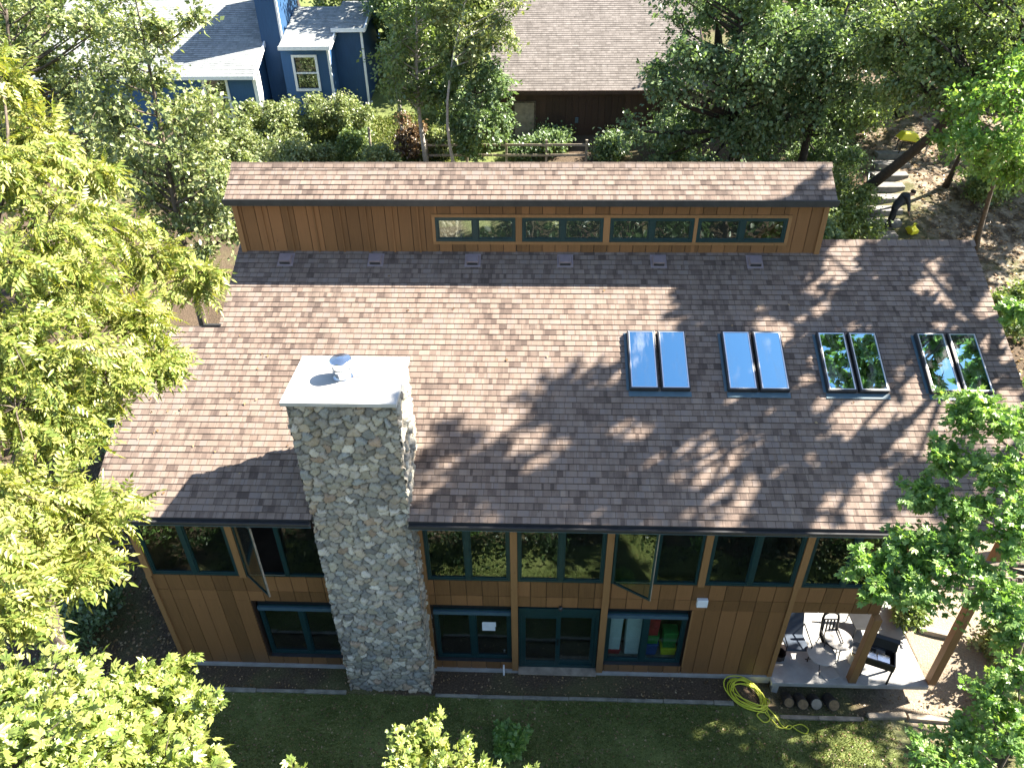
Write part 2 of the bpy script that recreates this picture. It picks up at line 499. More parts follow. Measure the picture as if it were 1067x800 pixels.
# back slope beyond the ridge, and east/west gable closing
bs = MB()
for (xa, xb, y0, z0) in ((15.5, 18.95, YR, rz(YR)),):
    pass
shingles('rear_roof', lambda s: (15.45, 18.95), 0, 5.6, (0, YR+5.6*CP, rz(YR)-5.6*SP), (0, -CP, SP), (0, SP, CP), H, M['shingle'])
rd = MB()
p0 = np.array([0, YR+5.6*CP, rz(YR)-5.6*SP]); nn = np.array([0, SP, CP]); ss = np.array([0, -CP, SP])
vs = []
for t in (.17, .012):
    for (x, s_) in ((15.46, 0.01), (18.94, 0.01), (18.94, 5.59), (15.46, 5.59)):
        vs.append(p0+ss*s_-nn*t+np.array([x, 0, 0]))
rd.add(vs, [(0, 1, 2, 3), (7, 6, 5, 4), (0, 4, 5, 1), (1, 5, 6, 2), (2, 6, 7, 3), (3, 7, 4, 0)])
rd.build('rear_roof_deck', M['gutter'], H)
# ridge cap on the right-hand ridge
def ridge_cap(name, x0, x1, y, z, w=.15, dz=.075):
    b = MB()
    x = x0
    while x < x1-.01:
        e = min(x1, x+.2)
        h = .006
        b.add([(x, y-w, z-dz+h*.4), (x, y, z+h+.01), (x, y+w, z-dz+h*.4), (e+.02, y-w, z-dz), (e+.02, y, z+.012), (e+.02, y+w, z-dz)],
              [(0, 3, 4, 1), (1, 4, 5, 2), (0, 1, 2)])
        x = e
    return b.build(name, M['shingle'], H, uv=lambda c: (c[0]*.7, c[1]*.3+.07))
ridge_cap('ridge_cap', 15.45, 18.97, YR, rz(YR)+.02)

# clerestory: wall, upper roof
XC1, XC2 = 1.663, 15.29
ZB = rz(YC)
ZE2, O2 = 10.205, .27
T2 = math.tan(R(31)); C2, S2 = math.cos(R(31)), math.sin(R(31))
RUN = .89
cl = MB()
wins = [(6.34, 8.22), (8.37, 10.26), (10.41, 12.34), (12.42, 14.46)]
WZ0, WZ1 = 9.10, 9.70
def boards(b, x0, x1, z0, z1, y, step=.305, gap=.014, th=.022, phase=0.0, batten=False):
    k0 = math.floor((x0-phase)/step)
    k = k0
    while phase+k*step < x1-.003:
        a = max(x0, phase+k*step+gap/2); e = min(x1, phase+(k+1)*step-gap/2)
        if e-a > .01:
            d = random.uniform(-.002, .002)
            b.box(a, e, y-th+d, y+.01, z0, z1)
        k += 1
back = MB()
back.box(XC1, XC2, YC+.005, YC+.12, ZB-.3, WZ0); back.box(XC1, XC2, YC+.005, YC+.12, WZ1, ZE2+.14)
xs = [XC1]+[v for w in wins for v in w]+[XC2]
for i in range(0, len(xs), 2):
    back.box(xs[i], xs[i+1], YC+.005, YC+.12, WZ0, WZ1)
back.build('clerestory_sheathing', M['siding_dark'], H)
for i in range(0, len(xs), 2):
    boards(cl, xs[i], xs[i+1], ZB-.1, ZE2+.1, YC)
for (a, e) in wins:
    boards(cl, a, e, ZB-.1, WZ0, YC); boards(cl, a, e, WZ1, ZE2+.1, YC)
# battens
x = XC1+.02
while x < 6.3:
    cl.box(x-.02, x+.02, YC-.046, YC-.02, ZB-.05, ZE2+.1); x += .61
cl.build('clerestory_wall', M['siding'], H)
tr = MB()
tr.box(6.27, 14.53, YC-.05, YC-.019, WZ1, WZ1+.07); tr.box(6.27, 14.53, YC-.05, YC-.019, WZ0-.07, WZ0)
for v in (6.27, 14.46): tr.box(v, v+.07, YC-.05, YC-.019, WZ0+.001, WZ1-.001)
for a, e in zip(wins[:-1], wins[1:]): tr.box(a[1]+.001, e[0]-.001, YC-.05, YC-.019, WZ0+.001, WZ1-.001)
tr.build('clerestory_trim', M['trim'], H)
tr = MB()
tr.box(XC1-.03, XC1+.09, YC-.06, YC-.045, ZB-.02, ZE2+.1)
tr.build('corner_board', M['trim'], H)
tr = MB()
tr.box(XC2-.09, XC2+.03, YC-.06, YC-.045, ZB-.02, ZE2+.1)
tr.build('corner_board', M['trim'], H)

def window(name, x0, x1, z0, z1, y, parent=H, fw=.055, mull=True, depth=.07, glass='glass', mw=None, head=0):
    f = MB()
    yf = y
    f.box(x0, x1, yf, yf+depth, z0, z0+fw); f.box(x0, x1, yf, yf+depth, z1-fw, z1)
    f.box(x0, x0+fw, yf+.002, yf+depth-.002, z0+fw, z1-fw); f.box(x1-fw, x1, yf+.002, yf+depth-.002, z0+fw, z1-fw)
    mw = mw or fw*1.5
    xm = (x0+x1)/2
    rects = [(x0+fw, x1-fw)]
    if mull:
        f.box(xm-mw/2, xm+mw/2, yf-.004, yf+depth-.004, z0+fw, z1-fw)
        rects = [(x0+fw, xm-mw/2), (xm+mw/2, x1-fw)]
    # thin sash lines
    for a, e in rects:
        q = .03
        f.box(a, e, yf+.015, yf+depth-.01, z0+fw, z0+fw+q); f.box(a, e, yf+.015, yf+depth-.01, z1-fw-q, z1-fw)
        f.box(a, a+q, yf+.016, yf+depth-.011, z0+fw+q, z1-fw-q); f.box(e-q, e, yf+.016, yf+depth-.011, z0+fw+q, z1-fw-q)
    fo = f.build(name, M['teal'], parent, bevel=.004)
    for a, e in rects:
        p = MB(); p.box(a+.03, e-.03, yf+.035, yf+.045, z0+fw+.03, z1-fw-.03)
        p.build('pane', M[glass], fo)
    return fo
for a, e in wins: window('clerestory_window', a, e, WZ0, WZ1, YC-.04, fw=.06, mw=.12)

# upper roof over the clerestory
UX0, UX1 = XC1-.08, XC2+.07
YE = YC-O2
shingles('upper_roof', lambda s: (UX0, UX1), 0, RUN/C2, (0, YE, ZE2), (0, C2, S2), (0, -S2, C2), H, M['shingle'])
YRD, ZRD = YE+RUN, ZE2+RUN*T2
shingles('upper_rear_roof', lambda s: (UX0, UX1), 0, 6.0, (0, YRD+6.0*C2, ZRD-6.0*S2), (0, -C2, S2), (0, S2, C2), H, M['shingle'])
us = MB()
us.prismx([(YE+.01, ZE2-.012), (YRD, ZRD-.02), (YRD+5.98*C2, ZRD-5.98*S2-.02), (YRD+5.98*C2, ZRD-5.98*S2-.16), (YRD, ZRD-.2), (YE+.01, ZE2-.15)], UX0+.01, UX1-.01)
us.build('upper_roof_deck', M['gutter'], H)
ridge_cap('ridge_cap', UX0-.01, UX1+.02, YRD, ZRD+.02, .13, .075)
fa = MB()
fa.box(UX0-.03, UX1+.03, YE-.03, YE+.008, ZE2-.145, ZE2-.07)
fa.build('upper_fascia', M['gutter'], H)
fb = MB(); fb.box(UX0-.035, UX1+.035, YE-.055, YE-.031, ZE2-.085, ZE2+.012)
fb.build('upper_gutter', M['gutter'], H)

# main eave gutter and drip edge
for gx0, gx1 in ((-.18, 4.33), (6.29, 18.98)):
    gt = MB()
    gt.prismx([(-OV-.11, ZE-.02), (-OV-.115, ZE-.05), (-OV-.08, ZE-.13), (-OV+.01, ZE-.13), (-OV+.01, ZE-.005), (-OV-.01, ZE-.005), (-OV-.01, ZE-.06), (-OV-.095, ZE-.06)], gx0, gx1)
    gt.build('gutter', M['gutter'], H)
    fa2 = MB(); fa2.box(gx0+.02, gx1-.02, -OV+.012, -OV+.04, ZE-.24, ZE-.13); fa2.build('fascia', M['dripedge'], H)
ge = MB(); ge.box(1.18, 1.58, 3.27, 3.33, rz(3.3)-.12, rz(3.3)+.035); ge.build('edge_flashing', M['gutter'], H)
# soffit
sf = MB(); sf.box(-.12, 4.36, -OV+.042, -.03, ZE-.25, ZE-.22); sf.box(6.26, 18.9, -OV+.042, -.03, ZE-.25, ZE-.22); sf.build('soffit', M['siding_dark'], H)

# roof vents along the clerestory foot
for vx in (2.72, 4.88, 7.19, 9.37, 11.55, 13.78):
    b = MB()
    c = np.array([vx+.02, 4.98, rz(4.98)])
    xa = np.array([.15, 0, 0]); sa = SLP*.14; na = NRM*.06
    # hood with a slanted front
    vs = []
    for k, (sc, hh) in enumerate(((1, 0.0), (.86, .13))):
        for i, j in ((-1, -1), (1, -1), (1, 1), (-1, 1)):
            vs.append(c+xa*i*sc+SLP*.14*j*sc+NRM*hh*(1 if j < 0 else .55))
    b.add(vs, [(0, 3, 2, 1), (4, 5, 6, 7), (0, 1, 5, 4), (1, 2, 6, 5), (2, 3, 7, 6), (3, 0, 4, 7)])
    b.obox(c+NRM*.016, xa*1.25, SLP*.19, NRM*.004)
    v = b.build('roof_vent', M['vent'], H, bevel=.006)
    l = MB(); l.obox(c-SLP*.138+NRM*.06, xa*.8, SLP*.006, NRM*.03)
    l.build('vent_louvre', M['vent_dark'], v)

# skylights
def skylight(x0, x1, y0, y1):
    c = np.array([(x0+x1)/2, (y0+y1)/2, rz((y0+y1)/2)])
    hx = np.array([(x1-x0)/2, 0, 0]); hs = SLP*((y1-y0)/2/CP)
    b = MB()
    lx, ls = np.linalg.norm(hx), np.linalg.norm(hs)
    w = .03
    ux = hx/lx
    b.obox(c+ux*(lx-w/2)+NRM*.065, ux*w/2, hs, NRM*.06); b.obox(c-ux*(lx-w/2)+NRM*.065, ux*w/2, hs, NRM*.06)
    b.obox(c+SLP*(ls-w/2)+NRM*.064, ux*(lx-w), SLP*w/2, NRM*.06); b.obox(c-SLP*(ls-w/2)+NRM*.064, ux*(lx-w), SLP*w/2, NRM*.06)
    f = b.build('skylight', M['gutter'], H, bevel=.005)
    t = MB()
    for sgn in (-1, 1):
        t.obox(c+ux*sgn*(lx-w-.011)+NRM*.129, ux*.011, SLP*(ls-w), NRM*.004)
        t.obox(c+SLP*sgn*(ls-w-.008)+NRM*.1285, ux*(lx-w-.017), SLP*.008, NRM*.004)
    t.build('glazing_bead', M['alu'], f)
    p = MB(); p.obox(c+NRM*.118, ux*(lx-w), SLP*(ls-w), NRM*.004)
    p.build('pane', M['glass_sky'], f)
for (a, e) in ((10.73, 12.0), (12.79, 14.07), (14.85, 16.12), (16.97, 18.25)):
    m_ = (a+e)/2
    skylight(a, m_-.03, 1.9, 3.2)
    skylight(m_+.03, e, 1.9, 3.2)
    fl = MB()
    c = np.array([m_, 1.78, rz(1.78)])
    fl.obox(c+SLP*.06+NRM*.021, (.66, 0, 0), SLP*.06, NRM*.004)
    fl.obox(np.array([a-.035, 2.55, rz(2.55)])+NRM*.021, (.03, 0, 0), SLP*.72, NRM*.003)
    fl.build('skylight_flashing', M['dripedge'], H)

# ---- front wall
PX = [.07, 2.22, 4.24, 6.30, 8.30, 10.35, 12.40, 14.48]
back = MB()
wall_y = .03
def bb(x0, x1, z0, z1): back.box(x0, x1, wall_y-.018, wall_y+.12, z0, z1)
bb(0, 2.2, .1, 2.46); bb(2.2, 4.28, .1, .36); bb(6.3, 8.3, .1, .36); bb(10.35, 12.33, .1, .36); bb(12.34, 14.5, .1, 2.46)
bb(8.30, 8.37, .1, 2.46); bb(10.28, 10.349, .1, 2.46)
bb(0, 16.5, 2.462, 3.3); 
for p in PX+[16.45]: bb(p-.05, p+.05, 3.302, 5.6)
back.build('wall_sheathing', M['siding_dark'], H)
for (x0, x1, z0, z1) in ((0.02, 2.17, .1, 2.46), (2.19, 4.28, .1, .36), (6.3, 8.3, .1, .36), (10.36, 12.32, .1, .36), (12.34, 14.48, .1, 2.46)):
    fw_ = MB(); boards(fw_, x0, x1, z0, z1, wall_y-.02, step=.36, phase=.02); fw_.build('wall_panel', M['siding'], H)
for (x0, x1) in ((.02, 4.3), (6.3, 8.27), (8.33, 10.32), (10.38, 16.48)):
    fw_ = MB()
    boards(fw_, x0, x1, 2.463, 2.80, wall_y-.02, step=.36, phase=.02)
    boards(fw_, x0, x1, 2.812, 3.3, wall_y-.02, step=.36, phase=.02)
    fw_.build('wall_panel', M['siding'], H)
for p in PX+[16.45]:
    t = MB(); t.box(p-.075, p+.075, -.06, wall_y-.019, 3.30 if p not in (8.30, 10.35) else .1, 5.58)
    t.build('wall_post', M['trim'], H)
for q_ in ((-.03, .09, -.05, -.015, .1, 3.299), (14.42, 14.53, -.05, -.015, .1, 3.299), (6.24, 6.36, -.05, -.015, .1, 3.299), (12.325, 12.36, -.03, -.012, .36, 2.46)):
    t = MB(); t.box(*q_); t.build('corner_board', M['trim'], H)
fd = MB(); fd.box(0, 8.37, -.06, .1, -.15, .095); fd.box(10.28, 14.5, -.06, .1, -.15, .095); fd.box(8.372, 10.278, -.1, .1, -.15, .085)
fd.build('foundation', M['concrete'], H)
# upper windows
SASH = {1: None, 5: None}
for i in range(7):
    if i == 2: continue
    a, e = PX[i]+.08, PX[i+1]-.08
    if i in (1, 5):
        # left half stands open: frame with one fixed pane, sash swung outward
        f = MB(); z0, z1, w = 3.33, 5.5, .06
        f.box(a, e, -.03, .05, z0, z0+w); f.box(a, e, -.03, .05, z1-w, z1)
        f.box(a, a+w, -.028, .048, z0+w, z1-w); f.box(e-w, e, -.028, .048, z0+w, z1-w)
        xm = (a+e)/2
        f.box(xm-.05, xm+.05, -.034, .044, z0+w, z1-w)
        fo = f.build('upper_window', M['teal'], H, bevel=.004)
        p = MB(); p.box(xm+.05, e-w, .0, .01, z0+w, z1-w); p.build('pane', M['glass'], fo)
        sill = MB(); sill.box(a+w, xm-.05, -.045, -.031, z0+w-.012, z0+w+.012); sill.build('window_sill', M['alu'], fo)
        d = np.array([.62, -.52, 0]) if i == 1 else np.array([.72, -.44, 0])
        d = d/np.linalg.norm(d)
        L = .9; o = np.array([a+.03, -.05, 0]); nrm = np.array([d[1], -d[0], 0])
        sa = MB(); zc, hz = (z0+z1)/2, (z1-z0)/2-.05
        for k in (.02, L-.02): sa.obox(o+d*k+np.array([0, 0, zc]), d*.022, nrm*.02, (0, 0, hz))
        for zz in (zc-hz+.022, zc+hz-.022): sa.obox(o+d*L/2+np.array([0, 0, zz]), d*(L/2-.045), nrm*.019, (0, 0, .022))
        so_ = sa.build('open_sash', M['teal'], fo)
        ed = MB(); ed.obox(o+d*(L+.006)+np.array([0, 0, zc]), d*.006, nrm*.018, (0, 0, hz)); ed.obox(o+d*L/2+np.array([0, 0, zc+hz+.006]), d*L/2, nrm*.014, (0, 0, .006))
        ed.build('weather_strip', M['wood_old'], fo)
        gp = MB(); gp.obox(o+d*L/2+np.array([0, 0, zc]), d*(L/2-.045), nrm*.004, (0, 0, hz-.046)); gp.build('pane', M['glass'], fo)
    else:
        window('upper_window', a, e, 3.33, 5.5, -.03, fw=.06, mw=.11)
window('upper_window', PX[7]+.08, 16.37, 3.33, 5.5, -.03, fw=.06, mw=.11)
# lower windows, set back under a header
LW = []
for (a, e) in ((2.26, 4.25), (6.40, 8.21), (10.44, 12.29)):
    w_ = window('lower_window', a, e, .38, 2.2, .08, fw=.075, mw=.12)
    LW.append(w_)
    hd = MB(); hd.box(a, e, .12, .17, 2.203, 2.46); hd.build('head_shade_panel', M['black'], w_)  # black panel stands in for the shadow at the top of the recess
    hd = MB(); hd.box(a, e, -.01, .079, .362, .378); hd.build('window_sill', M['gutter'], w_)
    hh = MB(); hh.box(a, e, .035, .079, 2.06, 2.17); hh.build('window_header', M['dripedge'], w_)
nt = MB(); nt.box(7.52, 7.83, .112, .114, 1.40, 1.70); nt.box(7.54, 7.85, .110, .1115, 1.55, 1.72)
nt.build('paper_notice', M['cloth_white'], LW[1])
# sliding door
d = MB()
d.box(8.385, 10.265, .05, .15, 2.06, 2.32); d.box(8.385, 8.46, .05, .15, .115, 2.06); d.box(10.19, 10.265, .05, .15, .115, 2.06); d.box(8.46, 10.19, .052, .148, .115, .2)
for (a, e, yy) in ((8.46, 9.36, .06), (9.29, 10.19, .10)):
    d.box(a, a+.09, yy, yy+.04, .2, 2.06); d.box(e-.09, e, yy, yy+.04, .2, 2.06)
    d.box(a+.09, e-.09, yy, yy+.04, .2, .34); d.box(a+.09, e-.09, yy, yy+.04, 1.96, 2.06)
dr = d.build('sliding_door', M['teal'], H, bevel=.004)
for (a, e, yy) in ((8.55, 9.27, .07), (9.38, 10.10, .11)):
    p = MB(); p.box(a, e, yy, yy+.01, .34, 1.96); p.build('pane', M['glass'], dr)
dh = MB(); dh.box(8.385, 10.265, .12, .17, 2.322, 2.46); dh.build('door_header', M['gutter'], dr)
k = MB(); k.box(9.30, 9.33, .04, .058, 1.0, 1.22); k.build('door_handle', M['black'], dr)
sl_ = MB(); sl_.box(8.375, 10.275, -.16, .05, .09, .112); sl_.build('threshold', M['wood_old'], dr)
jb = MB(); jb.box(12.38, 12.62, -.10, -.012, 2.66, 2.90); jb.build('light_box', M['white'], H, bevel=.012)
wl = MB(); wl.lathe((9.35, -.06, 2.42), [(.035, 0), (.05, .02), (.05, .09), (.02, .12)], 12); wl.build('porch_lamp', M['gutter'], H, smooth=True)
sp_ = MB(); sp_.tube([(8.02, -.05, .3), (8.02, -.14, .3), (8.02, -.15, .18)], .02, 8); sp_.tube([(8.02, -.12, 0), (8.02, -.12, .3)], .022, 8)
sp_.build('standpipe', M['white'], H)

# enclosing side walls, rear walls, floors, so the rooms are dark
ew = MB()
ew.prismx([(0.15, -.1), (3.28, -.1), (3.28, rz(3.28)-.2), (.15, rz(.15)-.2)], 0.0, .12)
ew.prismx([(3.28, .5), (10.2, 2.3), (10.2, 7.0), (YC+.13, 9.6), (YC+.13, rz(YC)-.2), (3.28, rz(3.28)-.2)], 1.66, 1.78)
ew.box(.12, 1.66, 3.16, 3.28, -.1, rz(3.1)-.2)
ew.prismx([(YC+.12, 8.4), (10.1, 6.0), (10.1, 7.0), (YC+.95, 10.2), (YC+.12, 10.2)], XC2-.12, XC2)
ew.build('side_wall', M['siding'], H)
ew = MB()
ew.prismx([(.15, 2.6), (10.1, 2.6), (10.1, 6.2), (YR, rz(YR)-.22), (.15, rz(.15)-.2)], 16.38, 16.49)
ew.box(14.37, 14.49, .15, 5.0, -.06, 2.46); ew.box(14.49, 18.3, 5.0, 5.12, -.1, 2.46)
ew.box(1.8, 16.37, 10.1, 10.2, 1.5, 6.3)
ew.build('rear_wall', M['siding'], H)
it = MB()
it.box(.13, 14.36, .16, 9.9, .03, .10)
it.box(.13, 16.37, .16, 9.9, 2.5, 2.72)
it.box(.13, 14.3, 3.0, 3.1, .1, 2.5)
it.box(1.8, 16.3, 6.6, 6.7, 2.72, 7.5)
for xx in (4.25, 6.34, 12.36): it.box(xx-.04, xx+.04, .2, 3.0, .1, 2.5)
it.build('interior', M['dark_in'], H)
# right-hand deck beam, floor and posts
for k_ in range(2):
    px = (16.42, 18.3)[k_]
    b = MB(); b.box(px-.09, px+.09, -.18, .0, .1, (2.46, 5.55)[k_])
    b.build('porch_post', M['trim'], H, bevel=.008)
# ---- chimney: fieldstone laid as real relief
K1, K2, YF, YB, ZT = 4.37, 6.25, -.585, .80, 8.55
def stone_face(org, ua, va, na, w, h, res, seeds, V, F, C):
    nu, nv = max(2, int(w/res)), max(2, int(h/res))
    U, T = np.meshgrid(np.linspace(0, w, nu+1), np.linspace(0, h, nv+1))
    P = np.stack([U.ravel(), T.ravel()], 1)
    # jittered grid seeds
    cs = .20
    gu, gv = int(w/cs)+3, int(h/(cs*.8))+3
    r = np.random.default_rng(seeds)
    sx = (np.arange(gu)[None, :]-1+r.random((gv, gu))*.95)*cs+(np.arange(gv)[:, None] % 2)*cs*.5
    sy = (np.arange(gv)[:, None]-1+r.random((gv, gu))*.95)*cs*.8
    Sd = np.stack([sx.ravel(), sy.ravel()], 1)
    tone = r.random(len(Sd)); amp = .02+.07*r.random(len(Sd))
    d1 = np.full(len(P), 9.); d2 = np.full(len(P), 9.); i1 = np.zeros(len(P), int)
    Pw = P+.018*np.stack([np.sin(P[:, 1]*31+P[:, 0]*9), np.sin(P[:, 0]*27-P[:, 1]*11)], 1)
    for st in range(0, len(P), 4000):
        D = np.linalg.norm((Pw[st:st+4000, None, :]-Sd[None])*np.array([1, 1.18]), axis=2)
        idx = np.argpartition(D, 2, axis=1)[:, :2]
        dd = np.take_along_axis(D, idx, 1)
        o = np.argsort(dd, 1)
        dd = np.take_along_axis(dd, o, 1); idx = np.take_along_axis(idx, o, 1)
        d1[st:st+4000], d2[st:st+4000], i1[st:st+4000] = dd[:, 0], dd[:, 1], idx[:, 0]
    e = d2-d1
    hgt = amp[i1]*sm(e/.05)+.01*np.sin(P[:, 0]*40)*np.sin(P[:, 1]*37)*sm(e/.03)
    pts = np.array(org)[None]+P[:, :1]*np.array(ua)+P[:, 1:]*np.array(va)+hgt[:, None]*np.array(na)
    base = sum(len(v) for v in V)
    V.append(pts)
    I, J = np.meshgrid(np.arange(nu), np.arange(nv))
    a = (J*(nu+1)+I).ravel()+base
    F.append(np.stack([a, a+1, a+nu+2, a+nu+1], 1))
    pal = np.array([(.19, .185, .175), (.28, .265, .245), (.38, .355, .32), (.21, .21, .195), (.31, .26, .205), (.12, .12, .125), (.48, .455, .42), (.26, .235, .215), (.30, .28, .225), (.20, .215, .225), (.27, .19, .135)])
    wts = np.array([2.5, 2.5, 2, 2, 1.8, 1.6, 1.1, 2, 1.6, 1.6, .9]); cum = np.cumsum(wts/wts.sum())
    col = pal[np.minimum(np.searchsorted(cum, tone), len(pal)-1)]
    col = col*.72+np.array([.075, .075, .07])
    col = col*(.8+.4*r.random((len(Sd), 1)))
    cc = col[i1]
    mort = (1-sm(e/.022))[:, None]
    cc = cc*(1-mort)+np.array([.05, .047, .043])*mort
    C.append(np.concatenate([cc, np.ones((len(cc), 1))], 1))
V, F, C = [], [], []
EX = .045
w, dpt = K2-K1, YB-YF
stone_face((K1-EX, YF, -.2), (1, 0, 0), (0, 0, 1), (0, -1, 0), w+2*EX, ZT+.2, .022, 1, V, F, C)
stone_face((K2, YF-EX, -.2), (0, 1, 0), (0, 0, 1), (1, 0, 0), dpt+EX, ZT+.2, .026, 2, V, F, C)
stone_face((K1, YB, -.2), (0, -1, 0), (0, 0, 1), (-1, 0, 0), dpt+EX, ZT+.2, .03, 3, V, F, C)
stone_face((K2, YB, 5.5), (-1, 0, 0), (0, 0, 1), (0, 1, 0), w, ZT-5.5, .03, 4, V, F, C)
m = N('fieldstone')
a = m.n('VertexColor', layer_name='tone').outputs[0]
p = m.pos()
c = m.mix(.55, a, m.ramp(m.noise(p, 28, 5, .7).outputs[0], [(.25, (.35, .35, .34)), (.75, (1.0, .98, .94))]), 'MULTIPLY')
zz = m.n('SeparateXYZ', {0: p}).outputs[2]
c = m.mix(1.0, c, (1.68, 1.60, 1.44, 1), 'MULTIPLY')
rs = m.noise(m.n('Mapping', {'Vector': p, 'Scale': (2.5, 2.5, .35)}).outputs[0], 1.5, 4).outputs[0]
c = m.mix(m.n('MapRange', {0: rs, 1: .5, 2: .72, 4: .4}).outputs[0], c, m.mix(1.0, c, (.5, .5, .48, 1), 'MULTIPLY'))
b = m.n('BsdfPrincipled', {'Base Color': c, 'Roughness': .85, 'Specular IOR Level': .3})
bp = m.n('Bump', {'Height': m.noise(p, 55, 4).outputs[0], 'Strength': .4, 'Distance': .01})
m.t.links.new(bp.outputs[0], b.inputs['Normal'])
chm = mesh_np('chimney', np.concatenate(V), np.concatenate(F), m.done(b.outputs[0]), H, smooth=True, attr=np.concatenate(C))
cc_ = MB(); cc_.box(K1-.12, K2+.07, YF-.1, YB+.06, ZT, ZT+.085)
cc_.build('chimney_cap', M['cap'], chm, bevel=.012)
fl = MB()
fx, fy, fz = 5.2, .15, ZT+.085
fl.lathe((fx, fy, fz), [(.18, 0), (.18, .012), (.15, .02), (.15, .17), (.19, .175), (.19, .21), (.152, .215), (.152, .25), (.20, .255), (.205, .37), (.19, .385), (.06, .41), (.0, .412)], 28)
fl.build('flue', M['metal'], chm, smooth=False)
br_ = MB(); br_.obox((5.46, .17, ZT+.093), (.07, 0, 0), (0, .05, 0), (0, 0, .006)); br_.build('cap_patch', M['vent'], chm)

# ------------------------------------------------------------------ trees
def tmpl(kind):
    if kind == 'oval':
        v = [(0, 0, 0), (.3, .27, .07), (.65, .25, .05), (1, 0, -.08), (.65, -.25, .05), (.3, -.27, .07), (.5, 0, -.02)]
        f = [(0, 6, 1), (1, 6, 2), (2, 6, 3), (3, 6, 4), (4, 6, 5), (5, 6, 0)]
    elif kind == 'dia':
        v = [(0, 0, 0), (.45, .33, .08), (1, 0, -.06), (.45, -.33, .08)]
        f = [(0, 2, 1), (0, 3, 2)]
    elif kind == 'maple':
        h = [(0, 0), (-.06, .16), (-.02, .40), (.20, .33), (.26, .40), (.34, .62), (.46, .44), (.52, .24), (.70, .30), (.78, .16), (1.0, 0)]
        pts = h+[(x, -y) for x, y in h[-2:0:-1]]
        v = [(.28, 0, .05)]+[(x, y, -.12*(x-.3)**2-.25*y*y) for x, y in pts]
        n = len(pts)
        f = [(0, 1+(i+1) % n, 1+i) for i in range(n)]
    elif kind == 'palm':
        v, f = [], []
        for i, a in enumerate((-2.0, -1.0, 0, 1.0, 2.0)):
            L = (.5, .8, 1.0, .8, .5)[i]; d = np.array([math.cos(a*.62), math.sin(a*.62), 0]); w = np.array([-d[1], d[0], 0])*.17
            o = len(v); dz = np.array([0, 0, 1.0])
            v += [(0, 0, 0), tuple(d*L*.55+w+dz*.03), tuple(d*L-dz*.16*L), tuple(d*L*.55-w+dz*.03)]
            f += [(o, o+2, o+1), (o, o+3, o+2)]
        f += [(0, 7, 1), (4, 11, 5), (8, 15, 9), (12, 19, 13)]
    elif kind == 'compound':
        v, f = [], []
        pairs = 5
        for i in range(pairs):
            t = .2+.75*i/pairs
            for sgn in (-1, 1):
                b0 = np.array([t, 0, -.22*t*t])
                d = np.array([.55, sgn*.83, -.28]); d /= np.linalg.norm(d)
                L = .30*(1-.35*abs(i-2.)/2.5)
                wv = np.array([.83, -sgn*.55, .0])*L*.25
                o = len(v)
                v += [tuple(b0), tuple(b0+d*L*.45+wv+np.array([0, 0, .015])), tuple(b0+d*L+np.array([0, 0, -.05])), tuple(b0+d*L*.45-wv+np.array([0, 0, .015]))]
                f += [(o, o+2, o+1), (o, o+3, o+2)]
        b0 = np.array([.93, 0, -.2]); o = len(v)
        v += [tuple(b0), (1.05, .05, -.22), (1.25, 0, -.33), (1.05, -.05, -.22)]
        f += [(o, o+2, o+1), (o, o+3, o+2)]
        o = len(v)
        v += [(0, .006, 0), (.5, .005, -.055), (.95, 0, -.2), (.5, -.005, -.055), (0, -.006, 0)]
        f += [(o, o+3, o+1), (o, o+4, o+3), (o+1, o+3, o+2)]
    return np.array(v, float), np.array(f, int)

def leaves(P, D, Nn, size, kind):
    """P positions, D directions, Nn normals -> arrays"""
    tv, tf = tmpl(kind)
    D = D/np.linalg.norm(D, axis=1, keepdims=True)
    Y = np.cross(Nn, D); Y /= np.linalg.norm(Y, axis=1, keepdims=True)+1e-9
    Z = np.cross(D, Y)
    s = size[:, None, None]
    V = P[:, None, :]+s*(tv[None, :, 0:1]*D[:, None]+tv[None, :, 1:2]*Y[:, None]+tv[None, :, 2:3]*Z[:, None])
    n, k = len(P), len(tv)
    F = tf[None]+(np.arange(n)*k)[:, None, None]
    return V.reshape(-1, 3), F.reshape(-1, 3)

